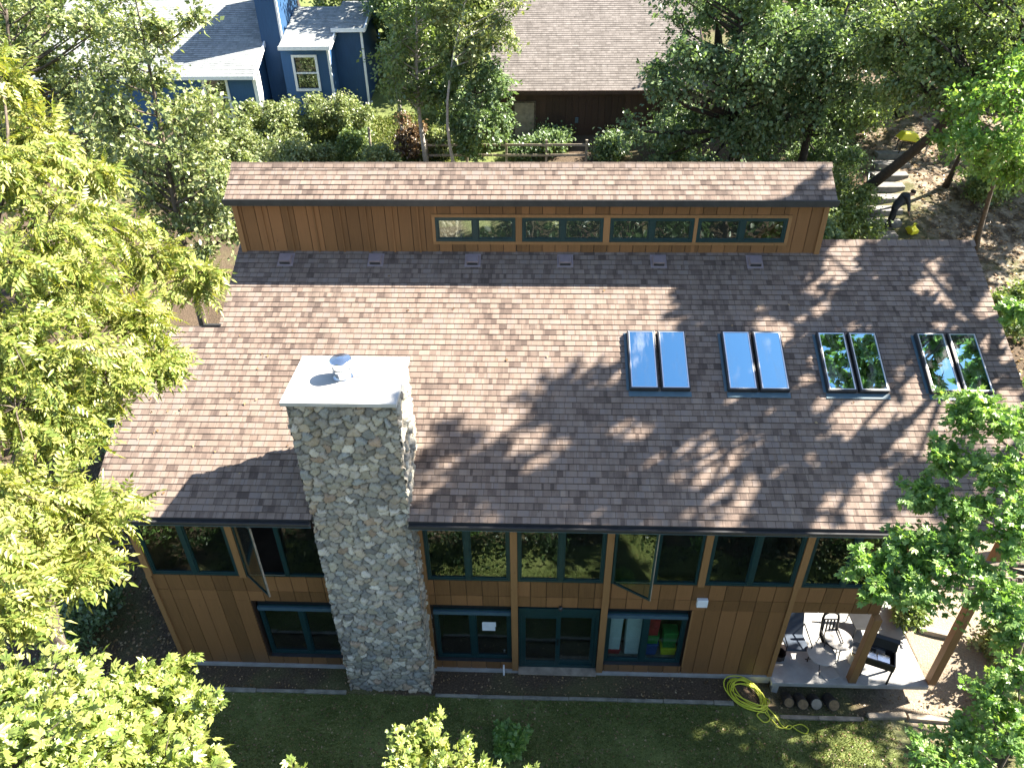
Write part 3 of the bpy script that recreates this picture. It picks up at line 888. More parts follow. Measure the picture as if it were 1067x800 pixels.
def tree(name, label, cat, base, top, clumps, kind, per_twig, twigs, size, mat, bark, r0, group=None, seed=0, droop=.35, flat=.75, lean=None, up=.9, twig_r=.006, split=.35, loose=.12):
    """base: foot; top: where the trunk ends; clumps (x,y,z,r): each gets a limb, twigs and leaves"""
    rg = np.random.default_rng(seed+100)
    base, top = np.array(base, float), np.array(top, float)
    t = thing(name, tuple(base), label, cat, group)
    tb = MB()
    ax = top-base
    H_ = np.linalg.norm(ax)
    side = np.array([rg.normal(), rg.normal(), 0])*.04*H_
    def tp(u): return base+ax*u+side*math.sin(u*3.1)*(1-u*.5)
    def tr_(u): return r0*(1-.8*u)*(1+.5*math.exp(-u*H_*1.5))
    us = np.linspace(0, 1, 10)
    tb.tube([tp(u) for u in us], [tr_(u) for u in us], 9)
    P, D, Nn, Sz = [], [], [], []
    for (x, y, z, r) in clumps:
        c = np.array([x, y, z])
        # limb leaves the trunk below the clump
        hd = np.linalg.norm((c-tp(.9))[:2])
        uz = np.clip((z-hd*.55-base[2])/max(.1, ax[2]), split, .98)
        s0 = tp(uz)
        mid = s0*.45+c*.55+np.array([rg.normal()*.12*hd, rg.normal()*.12*hd, -.06*hd])
        q = [s0*(1-v)**2+2*mid*v*(1-v)+c*v*v for v in np.linspace(0, 1, 7)]
        rr = min(tr_(uz)*.6, .02+.028*np.linalg.norm(c-s0))
        tb.tube(q, np.linspace(rr, max(.012, rr*.25), 7), 6)
        for k in range(twigs):
            d = rg.normal(size=3); d[2] = d[2]*flat+.12
            d /= np.linalg.norm(d)
            L = r*(.65+.5*rg.random())*(np.array([1, 1, flat]) @ np.abs(d))/(np.abs(d).sum()+1e-9)*1.25
            L = r*(.45+.9*rg.random()**1.4)*math.sqrt(d[0]**2+d[1]**2+(flat*d[2])**2)
            e = c+d*L+np.array([0, 0, -droop*L*.45])
            mm = (c+e)/2+np.array([0, 0, .12*L])
            tw = [c*(1-v)**2+2*mm*v*(1-v)+e*v*v for v in (0, .35, .7, 1)]
            tb.tube(tw, [twig_r*1.6, twig_r*1.2, twig_r*.8, twig_r*.4], 3, cap=False)
            n = max(1, int(per_twig*(.6+.8*rg.random())))
            v = .22+.78*rg.random(n)**.8
            pp = c*((1-v)**2)[:, None]+2*mm*(v*(1-v))[:, None]+e*(v*v)[:, None]+rg.normal(size=(n, 3))*loose*r
            dd = d[None]*.7+rg.normal(size=(n, 3))*.75
            dd[:, 2] -= droop
            nn = rg.normal(size=(n, 3))*.55; nn[:, 2] += up
            P.append(pp); D.append(dd); Nn.append(nn); Sz.append(size*(.45+1.0*rg.random(n)))
    tb.build('trunk', M[bark], t, smooth=True)
    V, F = leaves(np.concatenate(P), np.concatenate(D), np.concatenate(Nn), np.concatenate(Sz), kind)
    mesh_np('crown', V, F, M[mat], t)
    return t

def crown(c, rad, n, r, seed, hollow=.35):
    """clump centres scattered through an ellipsoid"""
    rg = np.random.default_rng(seed)
    out = []
    while len(out) < n:
        d = rg.normal(size=3); d /= np.linalg.norm(d)
        k = hollow+(1-hollow)*rg.random()**.5
        p = np.array(c)+d*k*np.array(rad)*rg.uniform(.75, 1.1)
        if all(np.linalg.norm(p-np.array(q[:3])) > r*.62 for q in out) or rg.random() < .15:
            out.append((*p, r*rg.uniform(.7, 1.25)))
    return out

T1 = [(2.62, -2.03, 14.31, 0.4), (2.99, -2.17, 13.68, 0.42), (3.15, -3.31, 13.7, 0.5), (3.12, -1.65, 13.1, 0.42), (3.42, -3.33, 13.11, 0.6), (3.5, -2.46, 12.64, 0.6), (3.91, -2.19, 12.13, 0.55), (4.35, -2.1, 11.82, 0.4), (3.41, -4.17, 13.03, 0.6), (3.67, -3.7, 12.47, 0.6), (3.96, -3.3, 11.89, 0.55), (4.28, -3.45, 11.3, 0.35), (3.6, -4.83, 12.52, 0.6), (3.89, -4.56, 12.12, 0.6), (4.07, -4.24, 11.55, 0.5), (3.78, -5.35, 11.96, 0.6), (4.01, -4.93, 11.46, 0.5), (4.0, -6.08, 11.62, 0.55), (4.15, -5.79, 11.24, 0.5), (4.4, -5.68, 10.8, 0.5), (4.15, -6.63, 11.27, 0.5), (4.2, -6.31, 10.86, 0.4), (4.45, -6.08, 10.54, 0.3), (4.27, -6.92, 10.92, 0.45)]
T1b = [(1.9, -4.8, 12.4, .6), (2.2, -6.0, 11.6, .6), (2.6, -4.2, 11.6, .5), (2.9, -5.4, 11.0, .5)]
T2 = [(4.93, -7.82, 11.14, 0.38), (5.26, -7.73, 10.95, 0.36), (5.52, -7.5, 10.68, 0.34), (5.66, -7.26, 10.5, 0.24), (5.46, -8.23, 11.41, 0.5), (5.73, -8.06, 11.06, 0.5), (5.9, -7.7, 10.66, 0.4), (5.97, -7.5, 10.49, 0.25), (5.59, -8.64, 11.63, 0.5), (5.96, -8.61, 11.41, 0.5), (6.19, -8.29, 10.94, 0.45), (6.35, -8.13, 10.7, 0.2)]
T2 += [(4.6, -8.6, 11.0, .5), (5.0, -9.0, 11.1, .5), (5.2, -7.9, 10.4, .4)]
T3 = [(7.81, -7.4, 9.96, 0.22), (7.74, -7.73, 10.02, 0.28), (8.13, -7.65, 9.89, 0.3), (8.34, -7.73, 9.83, 0.25), (7.98, -8.04, 10.05, 0.45), (6.88, -7.95, 10.1, .2), (8.82, -7.7, 9.7, .16)]
T4 = [(13.53, -4.3, 11.26, 0.35), (13.86, -4.52, 11.31, 0.4), (13.27, -4.58, 10.87, 0.3), (13.63, -4.92, 10.97, 0.4), (13.05, -4.85, 10.55, 0.25), (13.34, -5.15, 10.63, 0.35), (13.64, -5.49, 10.7, 0.4), (12.84, -5.4, 10.31, 0.3), (13.16, -5.66, 10.31, 0.4), (12.4, -5.6, 10.01, 0.28), (12.71, -5.76, 10.06, 0.35), (13.33, -6.0, 10.3, 0.35), (13.4, -6.38, 10.2, 0.3), (14.16, -3.53, 12.1, 0.2), (12.59, -5.36, 10.19, 0.22), (12.3, -5.45, 10.05, .26), (12.75, -5.5, 10.15, .3), (15.3, -3.9, 10.5, .55), (15.5, -5.2, 10.4, .55), (16.2, -4.4, 10.6, .6), (15.4, -4.6, 9.4, .5)]
T5 = [(14.96, -5.1, 7.67, 0.35), (14.72, -5.31, 7.36, 0.45), (14.29, -5.49, 6.98, 0.45), (14.62, -5.89, 7.48, 0.5), (13.8, -5.73, 6.82, 0.3), (14.05, -6.17, 7.1, 0.5)]
T1 = [(x-.10*(r < .58)-.08, y, z, r*(.72 if r < .57 else .84)) for x, y, z, r in T1]
T2 = [(x-.05, y, z-.03, r*rk) for (x, y, z, r), rk in zip(T2, [.7, 1.0, .75, .9, 1.0, .7, .95, .8, 1.0, .75, .95, .8, 1, 1, 1])]
tree('walnut_tree', 'tall tree with long yellow-green compound leaves overhanging the left end of the roof', 'tree', (1.2, -3.6, 0), (3.0, -3.9, 13.2), T1+T1b, 'compound', 13, 19, .25, 'lf_left', 'bark', .2, seed=1, droop=.45, up=1.0, twig_r=.007)
tree('maple_tree', 'bright sunlit maple crown filling the lower left corner below the walnut', 'tree', (4.6, -8.2, -.4), (5.3, -8.1, 10.9), T2, 'palm', 34, 24, .066, 'lf_maple_sun', 'bark', .16, seed=2, droop=.25, up=1.0, twig_r=.004)
tree('maple_tree', 'small yellow sunlit treetop poking up in front of the dark lawn', 'tree', (8.2, -8.0, -.4), (8.0, -7.9, 9.7), T3, 'palm', 26, 17, .055, 'lf_maple_sun', 'bark', .09, seed=3, droop=.2, up=1.0, twig_r=.003)
tree('maple_tree', 'green maple branches in front of the right end of the eave and porch posts', 'tree', (16.2, -4.6, -.3), (14.6, -4.7, 11.6), T4, 'palm', 44, 17, .062, 'lf_maple', 'bark', .16, seed=4, droop=.25, up=1.0, twig_r=.004)
tree('maple_tree', 'lower green sapling crown in the bottom right corner over the sunny slope', 'tree', (15.6, -6.0, -.4), (14.7, -5.8, 7.1), T5, 'palm', 44, 17, .064, 'lf_maple', 'bark', .1, seed=5, droop=.25, up=1.0, twig_r=.004)

def g(x, y): return float(terr(x, y))
def btree(label, x, y, c, rad, n, r, mat, bark, r0, seed, size=.15, kind='dia', name='broadleaf_tree', per=21, tw=19, group=None, top=None, extra=[], **kw):
    tp_ = top or (c[0], c[1], c[2]+rad[2]*.6)
    return tree(name, label, 'tree', (x, y, g(x, y)-.1), tp_, crown(c, rad, n, r, seed)+extra, kind, per, tw, size, mat, bark, r0, group, seed, **kw)
# behind the left end
btree('pale grey-green tree rising behind the left end of the roof before the blue house', -2.4, 10, (-1.9, 10.2, 10.2), (2.3, 1.8, 4.2), 46, .85, 'lf_back', 'bark', .16, 21, size=.14)
btree('bushy grey-green tree in the top left corner beyond the walnut', -9.5, 14, (-7.6, 13.5, 10.4), (3.6, 2.6, 4.4), 66, .95, 'lf_back', 'bark', .2, 22, size=.16)
btree('slender pale-barked tree between the blue house and the brown house', 3.7, 21.6, (3.9, 21.3, 11.0), (2.1, 1.6, 3.4), 34, .8, 'lf_mid', 'bark_pale', .11, 23, size=.15)
btree('dense dark-leaved small tree at the left corner of the brown house', 5.9, 21.2, (6.1, 21.0, 8.5), (1.8, 1.4, 2.5), 26, .72, 'lf_dark', 'bark_dark', .09, 24, size=.15)
btree('pale-barked leaning sapling overhanging the left of the brown roof', 5.2, 20.6, (6.1, 20.6, 11.9), (1.9, 1.5, 2.2), 22, .75, 'lf_back', 'bark_pale', .08, 25, size=.15)
btree('large dark tree spreading over the right half of the brown roof', 17.2, 20.2, (15.9, 18.9, 9.9), (4.1, 2.4, 4.6), 84, .95, 'lf_dark', 'bark_dark', .3, 26, size=.16, droop=.5)
btree('dark twiggy tree standing right of the large dark tree', 19.6, 19.5, (19.6, 18.4, 10.3), (2.0, 1.8, 3.6), 26, .85, 'lf_dark', 'bark_dark', .2, 27, size=.15)
# leaning trunk at the right
tree('leaning_tree', 'tree with a long dark trunk leaning to the right over the stone steps', 'tree', (20.9, 18.6, 4.6), (23.4, 11.5, 14.4),
     crown((22.0, 15.0, 12.0), (3.2, 2.8, 2.4), 56, .85, 28), 'dia', 24, 20, .14, 'lf_mid', 'bark_dark', .24, None, 28, split=.55)
btree('thin-trunked young tree on the slope just right of the steps', 26.0, 20.2, (25.2, 18.6, 11.0), (2.8, 2.2, 2.6), 44, .85, 'lf_mid', 'bark_dark', .1, 29, size=.15)
btree('slender tree leaning in at the right edge beside the leaf-strewn slope', 25.6, 16.0, (22.6, 11.6, 10.2), (1.9, 2.0, 2.3), 34, .75, 'lf_maple', 'bark', .1, 30, size=.14)
# sun-side trees beyond the right edge whose crowns dapple the roof
btree('tall maple standing beyond the right end of the house', 25.0, 4.5, (23.6, 4.5, 17.2), (3.8, 3.3, 6.2), 66, .62, 'lf_back', 'bark', .35, 31, size=.25, per=18, tw=16, loose=.05, extra=[(20.2, 3.0, 20.0, .7), (20.1, 4.2, 20.3, .7), (19.7, 3.6, 21.0, .6), (20.6, 3.7, 19.4, .7), (21.2, 2.4, 20.6, .7)])
btree('unseen open-crowned tree added past the right edge to dapple lawn and patio', 26.5, 1.0, (26.3, .8, 10.8), (2.6, 2.7, 3.2), 30, .75, 'lf_maple', 'bark', .2, 34, size=.2, per=14, tw=14, extra=[(23.6, 2.7, 8.2, .7), (23.9, 2.4, 7.5, .6), (23.4, 3.1, 8.8, .6), (24.2, 2.2, 8.4, .6)])  # added out of view to dapple the lawn; extra clumps shade the patio
btree('tall tree on the right bank casting shade over the steps', 31.5, 19.0, (32.5, 20, 10.5), (3.8, 4.0, 4.2), 40, 1.0, 'lf_mid', 'bark_dark', .35, 32, size=.2, per=16)
btree('broad tree on the slope past the right edge of the picture', 31.0, 26.5, (32, 27.5, 12.0), (4.0, 4.0, 4.0), 40, 1.1, 'lf_dark', 'bark_dark', .35, 33, size=.2, per=16)

btree('unseen bushy tree added past the lower right corner to shade the lawn', 22.0, -1.5, (21.7, -1.6, 8.3), (2.6, 3.0, 3.4), 44, .75, 'lf_mid', 'bark', .18, 35, size=.2, per=16, tw=15, loose=.07)  # added out of view so its crown shades the front lawn
# woods behind the two houses
FAR = [(-13, 40, 13, 'lf_mid'), (-7.5, 43, 14, 'lf_dark'), (-2.0, 38.5, 12.5, 'lf_mid'), (2.6, 35.5, 11.5, 'lf_dark'), (4.6, 30.5, 11, 'lf_mid'), (18.5, 33, 12.5, 'lf_dark'), (23.5, 31, 12.5, 'lf_mid'), (28.5, 36, 13, 'lf_mid'), (-20, 38, 13.5, 'lf_dark'), (21, 25.5, 10.5, 'lf_mid'), (26, 26, 11.2, 'lf_dark'), (-17, 29, 11.5, 'lf_mid'), (1.7, 29.6, 11.6, 'lf_dark')]
FLAB = ['far tree behind the left end of the pale grey roof', 'far dark tree above the blue house', 'far tree behind the right block of the blue house', 'dark tree beyond the gap between the two houses', 'tree beside the brown roof where its left edge meets the gap', 'dark tree behind the right end of the brown house', 'far mid-green tree above the leaning trunk', 'far tree in the top right corner', 'far dark tree in the top left corner', 'mid-green tree filling the gap behind the dark twiggy tree', 'dark tree above the top of the stone steps', 'tree at the far left end of the pale grey roof', 'dark tree just right of the blue house']
for i, (x, y, h, mt) in enumerate(FAR):
    btree(FLAB[i], x, y, (x, y, h), (2.9, 2.6, 3.8), 30, 1.15, mt, 'bark_dark', .2, 40+i, size=.22, per=22, tw=18, group='trees beyond the back yard')
# shrubs
def shrub(label, x, y, r, h, mat, seed, size=.1, n=12, kind='dia', per=24, tw=16, z=None, group='shrubs around the house', name='shrub', bark='bark'):
    z0 = g(x, y) if z is None else z
    c = crown((x, y, z0+h*.55), (r, r, h*.5), n, r*.45, seed, .1)
    return tree(name, label, 'shrub', (x, y, z0-.05), (x+.05, y, z0+h*.5), c, kind, per, tw, size, mat, bark, .035, group, seed, split=.1, twig_r=.004, loose=.3 if y > 19 else .15)
SHR = [('pale bushy shrub against the front of the blue house', -3.1, 23.2, 1.0, 2.2, 'lf_back'), ('tall pale shrub beneath the blue house window', -1.6, 23.6, .8, 2.4, 'lf_back'),
       ('small rounded shrub beside the sunny back lawn', .3, 22.2, .7, 1.3, 'lf_mid'), ('dry brown shrub beside the slender pale trunk', 2.9, 22.4, .75, 1.7, 'lf_dry'),
       ('yellowish green shrub just left of the back fence', 4.4, 22.2, .7, 1.4, 'lf_back'), ('dark shrub behind the back fence', 6.2, 23.3, .8, 1.5, 'lf_mid'),
       ('pale drooping shrub behind the left end of the ridge', -5.0, 21.8, 1.2, 1.9, 'lf_back'), ('low light green shrub at the edge of the back lawn', -1.0, 21.3, .8, 1.2, 'lf_back'),
       ('dark green shrub filling the corner left of the clerestory', .5, 7.2, 1.0, 5.4, 'lf_mid'), ('shaded shrub beside the left wall under the walnut', -1.3, 4.4, 1.1, 3.2, 'lf_mid'),
       ('leafy shrub rising past the right end of the clerestory', 18.2, 12.2, 1.4, 3.8, 'lf_dark'), ('low shrub left of the stone steps', 20.4, 16.2, 1.3, 2.4, 'lf_mid'),
       ('shaded shrub on the bank right of the right roof edge', 24.6, 11.6, 1.0, 1.6, 'lf_mid'), ('sprawling low shrub on the bank right of the skylights', 24.0, 8.0, 1.2, 1.4, 'lf_mid'),
       ('broad dark shrub beneath the large dark tree', 14.6, 21.0, 1.6, 2.6, 'lf_dark'), ('shrub in front of the brown house wall below the hanging branch', 11.9, 22.0, .9, 1.3, 'lf_dark'),
       ('sunny weedy shrub on the sandy slope right of the patio', 20.6, .6, .9, 1.0, 'lf_back'), ('weedy shrub at the lower right beside the edging timber', 19.8, -.9, .7, .7, 'lf_back'),
       ('low green plant at the back of the patio beside the landscape timber', 18.45, 1.7, .45, .7, 'lf_mid'), ('shaded underwood bush at the foot of the walnut', -3.0, 1.0, 1.3, 1.6, 'lf_dark'),
       ('dark bush beyond the upper end of the left wall', -3.4, 6.2, 1.6, 3.0, 'lf_mid'), ('broad-leaved dark green plant beside the little yellow treetop', 8.3, -1.9, .35, .35, 'lf_maple'),
       ('leafy shrub hugging the left edge of the lower stone steps', 20.3, 17.6, 1.1, 2.2, 'lf_mid'), ('dense bush under the leaning trunk', 20.6, 19.8, 1.3, 2.4, 'lf_dark'), ('leafy bush behind the right end of the upper ridge', 18.8, 15.6, 1.4, 3.4, 'lf_mid'), ('scrubby bush at the head of the stone steps', 23.2, 24.0, 1.5, 2.2, 'lf_mid'),
       ('dark green shrub tucked between the left roof step and the side wall', .7, 5.0, .75, 5.0, 'lf_mid'), ('leafy dark shrub just outside the left roof step', -.7, 5.6, 1.0, 4.6, 'lf_mid'), ('fern-like low bush on the slope beside the thin-trunked young tree', 27.4, 19.5, 1.2, 1.3, 'lf_mid'),
       ('pale tall weeds behind the left third of the upper ridge', -2.2, 20.6, 1.3, 1.8, 'lf_back'), ('pale airy bush behind the upper ridge below the blue corner', -.2, 23.9, 1.0, 1.9, 'lf_back'), ('pale bush left of the white corner board of the blue house', -4.4, 23.4, .9, 2.0, 'lf_back'), ('thick pale hedge plant below the left blue window', -6.6, 22.6, 1.3, 2.2, 'lf_back'), ('dark ground shrub before the brown house left of the meter box', 9.2, 22.9, .9, .9, 'lf_dark'), ('dark ground shrub before the brown house just right of its door', 8.2, 22.5, .8, .8, 'lf_dark'), ('light bush beside the grey lawn post', 1.9, 20.4, .9, 1.6, 'lf_back')]
for i, (lb, x, y, r, h, mt) in enumerate(SHR):
    shrub(lb, x, y, r, h, mt, 80+i, size=.12 if y > 10 else .11, n=14 if r < 1 else 20)

# the wood and thicket falling away below the lawn: seen mirrored in the windows
def mass(name, label, cl, per, size, mat, seed):
    rg = np.random.default_rng(seed)
    P = []
    for (x, y, z, r) in cl:
        d = rg.normal(size=(per, 3)); d /= np.linalg.norm(d, axis=1, keepdims=True)
        P.append(np.array([x, y, z])+d*r*(rg.random((per, 1))**.4))
    P = np.concatenate(P); n = len(P)
    D = rg.normal(size=(n, 3)); D[:, 2] -= .3
    Nn = rg.normal(size=(n, 3))*.6; Nn[:, 2] += .8
    V, F = leaves(P, D, Nn, size*(.6+.7*rg.random(n)), 'dia')
    tag(mesh_np(name, V, F, M[mat]), label, 'undergrowth', kind='stuff')
rg = np.random.default_rng(77)
def front_clumps(n, yr, hmax, r):
    out = []
    for i in range(n):
        x = rg.uniform(-14, 30); y = rg.uniform(*yr)
        h = rg.uniform(.15, 1)*hmax*(1 if hmax < 2 else min(1, (-y-4)/6+.25))
        out.append((x, y, g(x, y)+h, r*rg.uniform(.7, 1.3)))
    return out
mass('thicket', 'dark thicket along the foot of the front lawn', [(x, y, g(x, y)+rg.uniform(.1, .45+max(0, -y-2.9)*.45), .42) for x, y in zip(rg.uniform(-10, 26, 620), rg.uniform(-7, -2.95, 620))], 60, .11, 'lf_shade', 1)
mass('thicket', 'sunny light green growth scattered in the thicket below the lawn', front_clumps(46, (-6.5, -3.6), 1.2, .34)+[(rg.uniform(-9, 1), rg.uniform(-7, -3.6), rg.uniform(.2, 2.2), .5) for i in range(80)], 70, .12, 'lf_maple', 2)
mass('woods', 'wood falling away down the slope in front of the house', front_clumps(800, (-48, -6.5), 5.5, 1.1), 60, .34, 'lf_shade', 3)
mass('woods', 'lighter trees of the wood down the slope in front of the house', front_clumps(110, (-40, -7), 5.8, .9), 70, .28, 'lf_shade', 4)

# ------------------------------------------------------------------ grass, litter
def scatter(name, n, xr, yr, size, mat, kind, seed, upright, keep=None, lift=.0, h=None):
    rg = np.random.default_rng(seed)
    x = rg.uniform(*xr, n); y = rg.uniform(*yr, n)
    if keep is not None:
        k = keep(x, y, rg); x, y = x[k], y[k]
    z = terr_fin(x, y)+lift
    n = len(x)
    P = np.stack([x, y, z], 1)
    if upright:
        D = rg.normal(size=(n, 3))*.45; D[:, 2] = .8
        Nn = rg.normal(size=(n, 3)); Nn[:, 2] = 0
    else:
        D = rg.normal(size=(n, 3)); D[:, 2] *= .25
        Nn = rg.normal(size=(n, 3))*.35; Nn[:, 2] += 1
    V, F = leaves(P, D, Nn, size*(.6+.8*rg.random(n)), kind)
    o = mesh_np(name, V, F, mat)
    return o
M['lf_grass'] = mat_leaf('grass_blade', [(.07, .10, .03), (.13, .17, .045), (.20, .225, .065), (.33, .31, .13)], (.9, 1, .4), .3, .03)
M['lf_litter'] = mat_leaf('fallen_leaf', [(.08, .045, .022), (.17, .10, .045), (.30, .20, .09), (.42, .34, .20)], (1, .8, .5), .15, .04)
o = scatter('lawn_grass', 110000, (-.4, 19), (-3.2, -.74), .032, M['lf_grass'], 'dia', 1, True, keep=lambda x, y, r: (np.sin(x*2.1)+np.sin(y*3.3+x)+r.normal(size=len(x))*1.2 > -1.0) & ~((x > 17.2) & (y > -1.4)))
tag(o, 'short patchy grass of the shaded front lawn', 'grass', kind='stuff')
o = scatter('back_lawn_grass', 26000, (-5, 5), (19.5, 26), .10, M['lf_grass'], 'dia', 2, True)
tag(o, 'sunny grass of the yard before the blue house', 'grass', kind='stuff')
o = scatter('leaf_litter', 9000, (-9, 0), (-2, 9), .09, M['lf_litter'], 'dia', 3, False, lift=.015)
tag(o, 'fallen leaves under the trees left of the house', 'leaf litter', kind='stuff')
o = scatter('leaf_litter', 12000, (18.8, 34), (6, 27), .13, M['lf_litter'], 'dia', 4, False, lift=.02, keep=lambda x, y, r: ~((x > 20.5) & (x < 24.9) & (y > 14) & (y < 24) & (np.abs(x-(22.4+(y-16.6)*.4)) < .9)))
tag(o, 'fallen brown leaves on the slope right of the stone steps', 'leaf litter', kind='stuff')
o = scatter('leaf_litter', 4200, (-.2, 19.5), (-3, -.06), .05, M['lf_litter'], 'dia', 5, False, lift=.012)
tag(o, 'scattered small fallen leaves on the front lawn and bed', 'leaf litter', kind='stuff')

rg = np.random.default_rng(9)
n = 70
x = np.concatenate([rg.uniform(0, 18.5, 35), rg.uniform(0, 3.5, 35)]); y = np.concatenate([rg.uniform(-.6, 5.1, 35), rg.uniform(-.5, 3.2, 35)])
P = np.stack([x, y, ZE+(y+OV)*TP+.03], 1)
D = rg.normal(size=(n, 3)); D[:, 2] = D[:, 1]*TP
V, F = leaves(P, D, np.tile(NRM, (n, 1))+rg.normal(size=(n, 3))*.15, .035+.05*rg.random(n), 'dia')
tag(mesh_np('leaf_litter', V, F, M['lf_litter']), 'few fallen leaves scattered on the shingled roof', 'leaf litter', kind='stuff')

# ------------------------------------------------------------------ garden edging, patio
M['edge'] = mat_plain('mossy_edging', (.22, .21, .17), .9, var=.4, scale=5, bump=.2)
def edging(x0, x1, y, label, mat='edge'):
    b = MB(); x = x0; k = 0
    while x < x1-.05:
        e = min(x1, x+1.0+.2*random.random())
        z = float(terr((x+e)/2, y))
        b.box(x, e-.012, y-.045+random.uniform(-.012, .012), y+.045+random.uniform(-.012, .012), z-.1, z+.05+random.uniform(-.008, .012)); x = e; k += 1
    return tag(b.build('garden_edging', M[mat], None, bevel=.008), label, 'edging', 'edging of the front bed')
edging(.9, 4.25, -.72, 'pale edging strip of the bed left of the chimney')
edging(6.4, 13.5, -.73, 'pale edging strip of the bed between chimney and yellow hose')
edging(14.5, 16.6, -.80, 'edging strip in front of the cut logs', 'wood_old')
t_ = MB()
for (x0, x1, y, yaw) in ((16.7, 17.6, -.72, .05), (17.65, 19.1, -.78, -.06)):
    c = ((x0+x1)/2, y, float(terr((x0+x1)/2, y))+.03)
    t_.obox(c, (math.cos(yaw)*(x1-x0)/2, math.sin(yaw)*(x1-x0)/2, 0), (-math.sin(yaw)*.07, math.cos(yaw)*.07, 0), (0, 0, .07))
tag(t_.build('edging_timber', M['wood_old'], None, bevel=.01), 'weathered timbers laid along the foot of the sandy slope', 'timber')
t_ = MB(); t_.obox((19.1, 1.35, .06), (.42, -.12, 0), (.02, .08, 0), (0, 0, .09))
tag(t_.build('edging_timber', M['wood_old'], None, bevel=.012), 'single landscape timber lying behind the patio right of the grill', 'timber')
sb = MB(); sb.box(14.5, 18.22, -.22, 4.95, -.03, .10)
sb.build('patio', M['concrete'], None, bevel=.01)['kind'] = 'structure'
pr = MB(); pr.box(14.56, 14.72, -.18, -.02, -.5, -.032)
tag(pr.build('concrete_pier', M['concrete'], None, bevel=.01), 'short concrete pier under the front left corner of the patio slab', 'pier')
for i, (x, r, h, yy, lab) in enumerate(((14.92, .13, .30, -.40, 'dark cut log with a reddish end next to the concrete pier'), (15.22, .14, .34, -.42, 'dark cut log with a pale yellow end between two other logs'), (15.55, .15, .26, -.44, 'darkest cut log of the row with a shadowed end'), (15.92, .15, .34, -.42, 'cut log with a yellow end under the sunlit patio edge'))):
    z = float(terr(x, yy))
    c = (x, yy, z)
    lo = thing('cut_log', c, lab, 'log', 'cut logs under the patio edge')
    b = MB(); b.lathe((x, yy+.14, z-.02), [(r*1.08, 0), (r, .1), (r*.97, h)], 14, axis=(0.05*(i-1.5), -.85, .6)); b.build('bark', M['bark_dark'], lo)
    ax_ = Vector((0.05*(i-1.5), -.85, .6)).normalized()*(h+.004)
    b = MB(); b.lathe((x+ax_.x, yy+.14+ax_.y, z-.02+ax_.z), [(r*.85, 0), (r*.84, .006)], 14, axis=tuple(ax_)); b.build('cut_end', M['log_end' if i != 2 else 'wood_old'], lo)

# hose
hs = MB()
rg = np.random.default_rng(5)
pts = []
for k in range(9*26):
    t = 2*math.pi*k/26
    lp = k/26
    rx = .40+.07*math.sin(lp*2.3)+.03*math.sin(lp*5.1); ry = .36+.07*math.cos(lp*1.9)
    cx, cy = 13.86+.05*math.sin(lp*1.7), -.50+.05*math.cos(lp*2.9)
    x, y = cx+rx*math.cos(t+.25), cy+ry*math.sin(t)
    pts.append((x, y, float(terr(x, y))+.035+.012*lp+.012*math.sin(3*t+lp)))
def sp_line(keys, n=12):
    out = []
    kk = [np.array(k, float) for k in keys]
    for i in range(len(kk)-1):
        p0, p1, p2, p3 = kk[max(0, i-1)], kk[i], kk[i+1], kk[min(len(kk)-1, i+2)]
        for v in np.linspace(0, 1, n, endpoint=False):
            out.append(.5*((2*p1)+(-p0+p2)*v+(2*p0-5*p1+4*p2-p3)*v*v+(-p0+3*p1-3*p2+p3)*v**3))
    out.append(kk[-1]); return out
tail = [(14.24, -.42), (14.32, -.62), (14.10, -.86), (13.98, -1.0), (14.12, -1.12), (14.3, -1.0), (14.28, -.8), (14.16, -.66), (14.35, -.72), (14.5, -.9), (14.62, -1.08), (14.75, -1.12), (14.9, -1.02), (15.08, -.98), (15.2, -1.1), (15.12, -1.2), (14.95, -1.14), (14.8, -1.02), (14.66, -1.1), (14.5, -1.14), (14.36, -.98), (14.2, -.84)]
hs.tube(pts+[(p[0], p[1], float(terr(p[0], p[1]))+.035+.01*math.sin(i*.3)) for i, p in enumerate(sp_line(tail, 8))], .0135, 6)
tag(hs.build('garden_hose', M['hose'], None, smooth=True), 'coiled yellow garden hose with a looping tail on the lawn edge', 'hose')

# patio furniture (floor at z = .10)
ZP = .10
def round_table(x, y, h, r, label, mat='table'):
    t = thing('round_table', (x, y, ZP), label, 'table', 'small round patio tables')
    b = MB(); b.lathe((x, y, ZP+h-.025), [(r-.01, 0), (r, .006), (r, .019), (r-.012, .025)], 32); b.build('tabletop', M[mat], t)
    for k in range(3):
        a = k*2.094+.4
        b = MB(); b.tube([(x+.08*math.cos(a), y+.08*math.sin(a), ZP+h-.03), (x+.06*math.cos(a), y+.06*math.sin(a), ZP+h*.5), (x+r*.85*math.cos(a), y+r*.85*math.sin(a), ZP+.01)], .012, 6); b.build('leg', M['black'], t)
round_table(16.22, .62, .62, .33, 'sunlit pale round table beside the left porch post')
round_table(15.72, .28, .50, .34, 'lower pale round table partly in shade before the black chair')
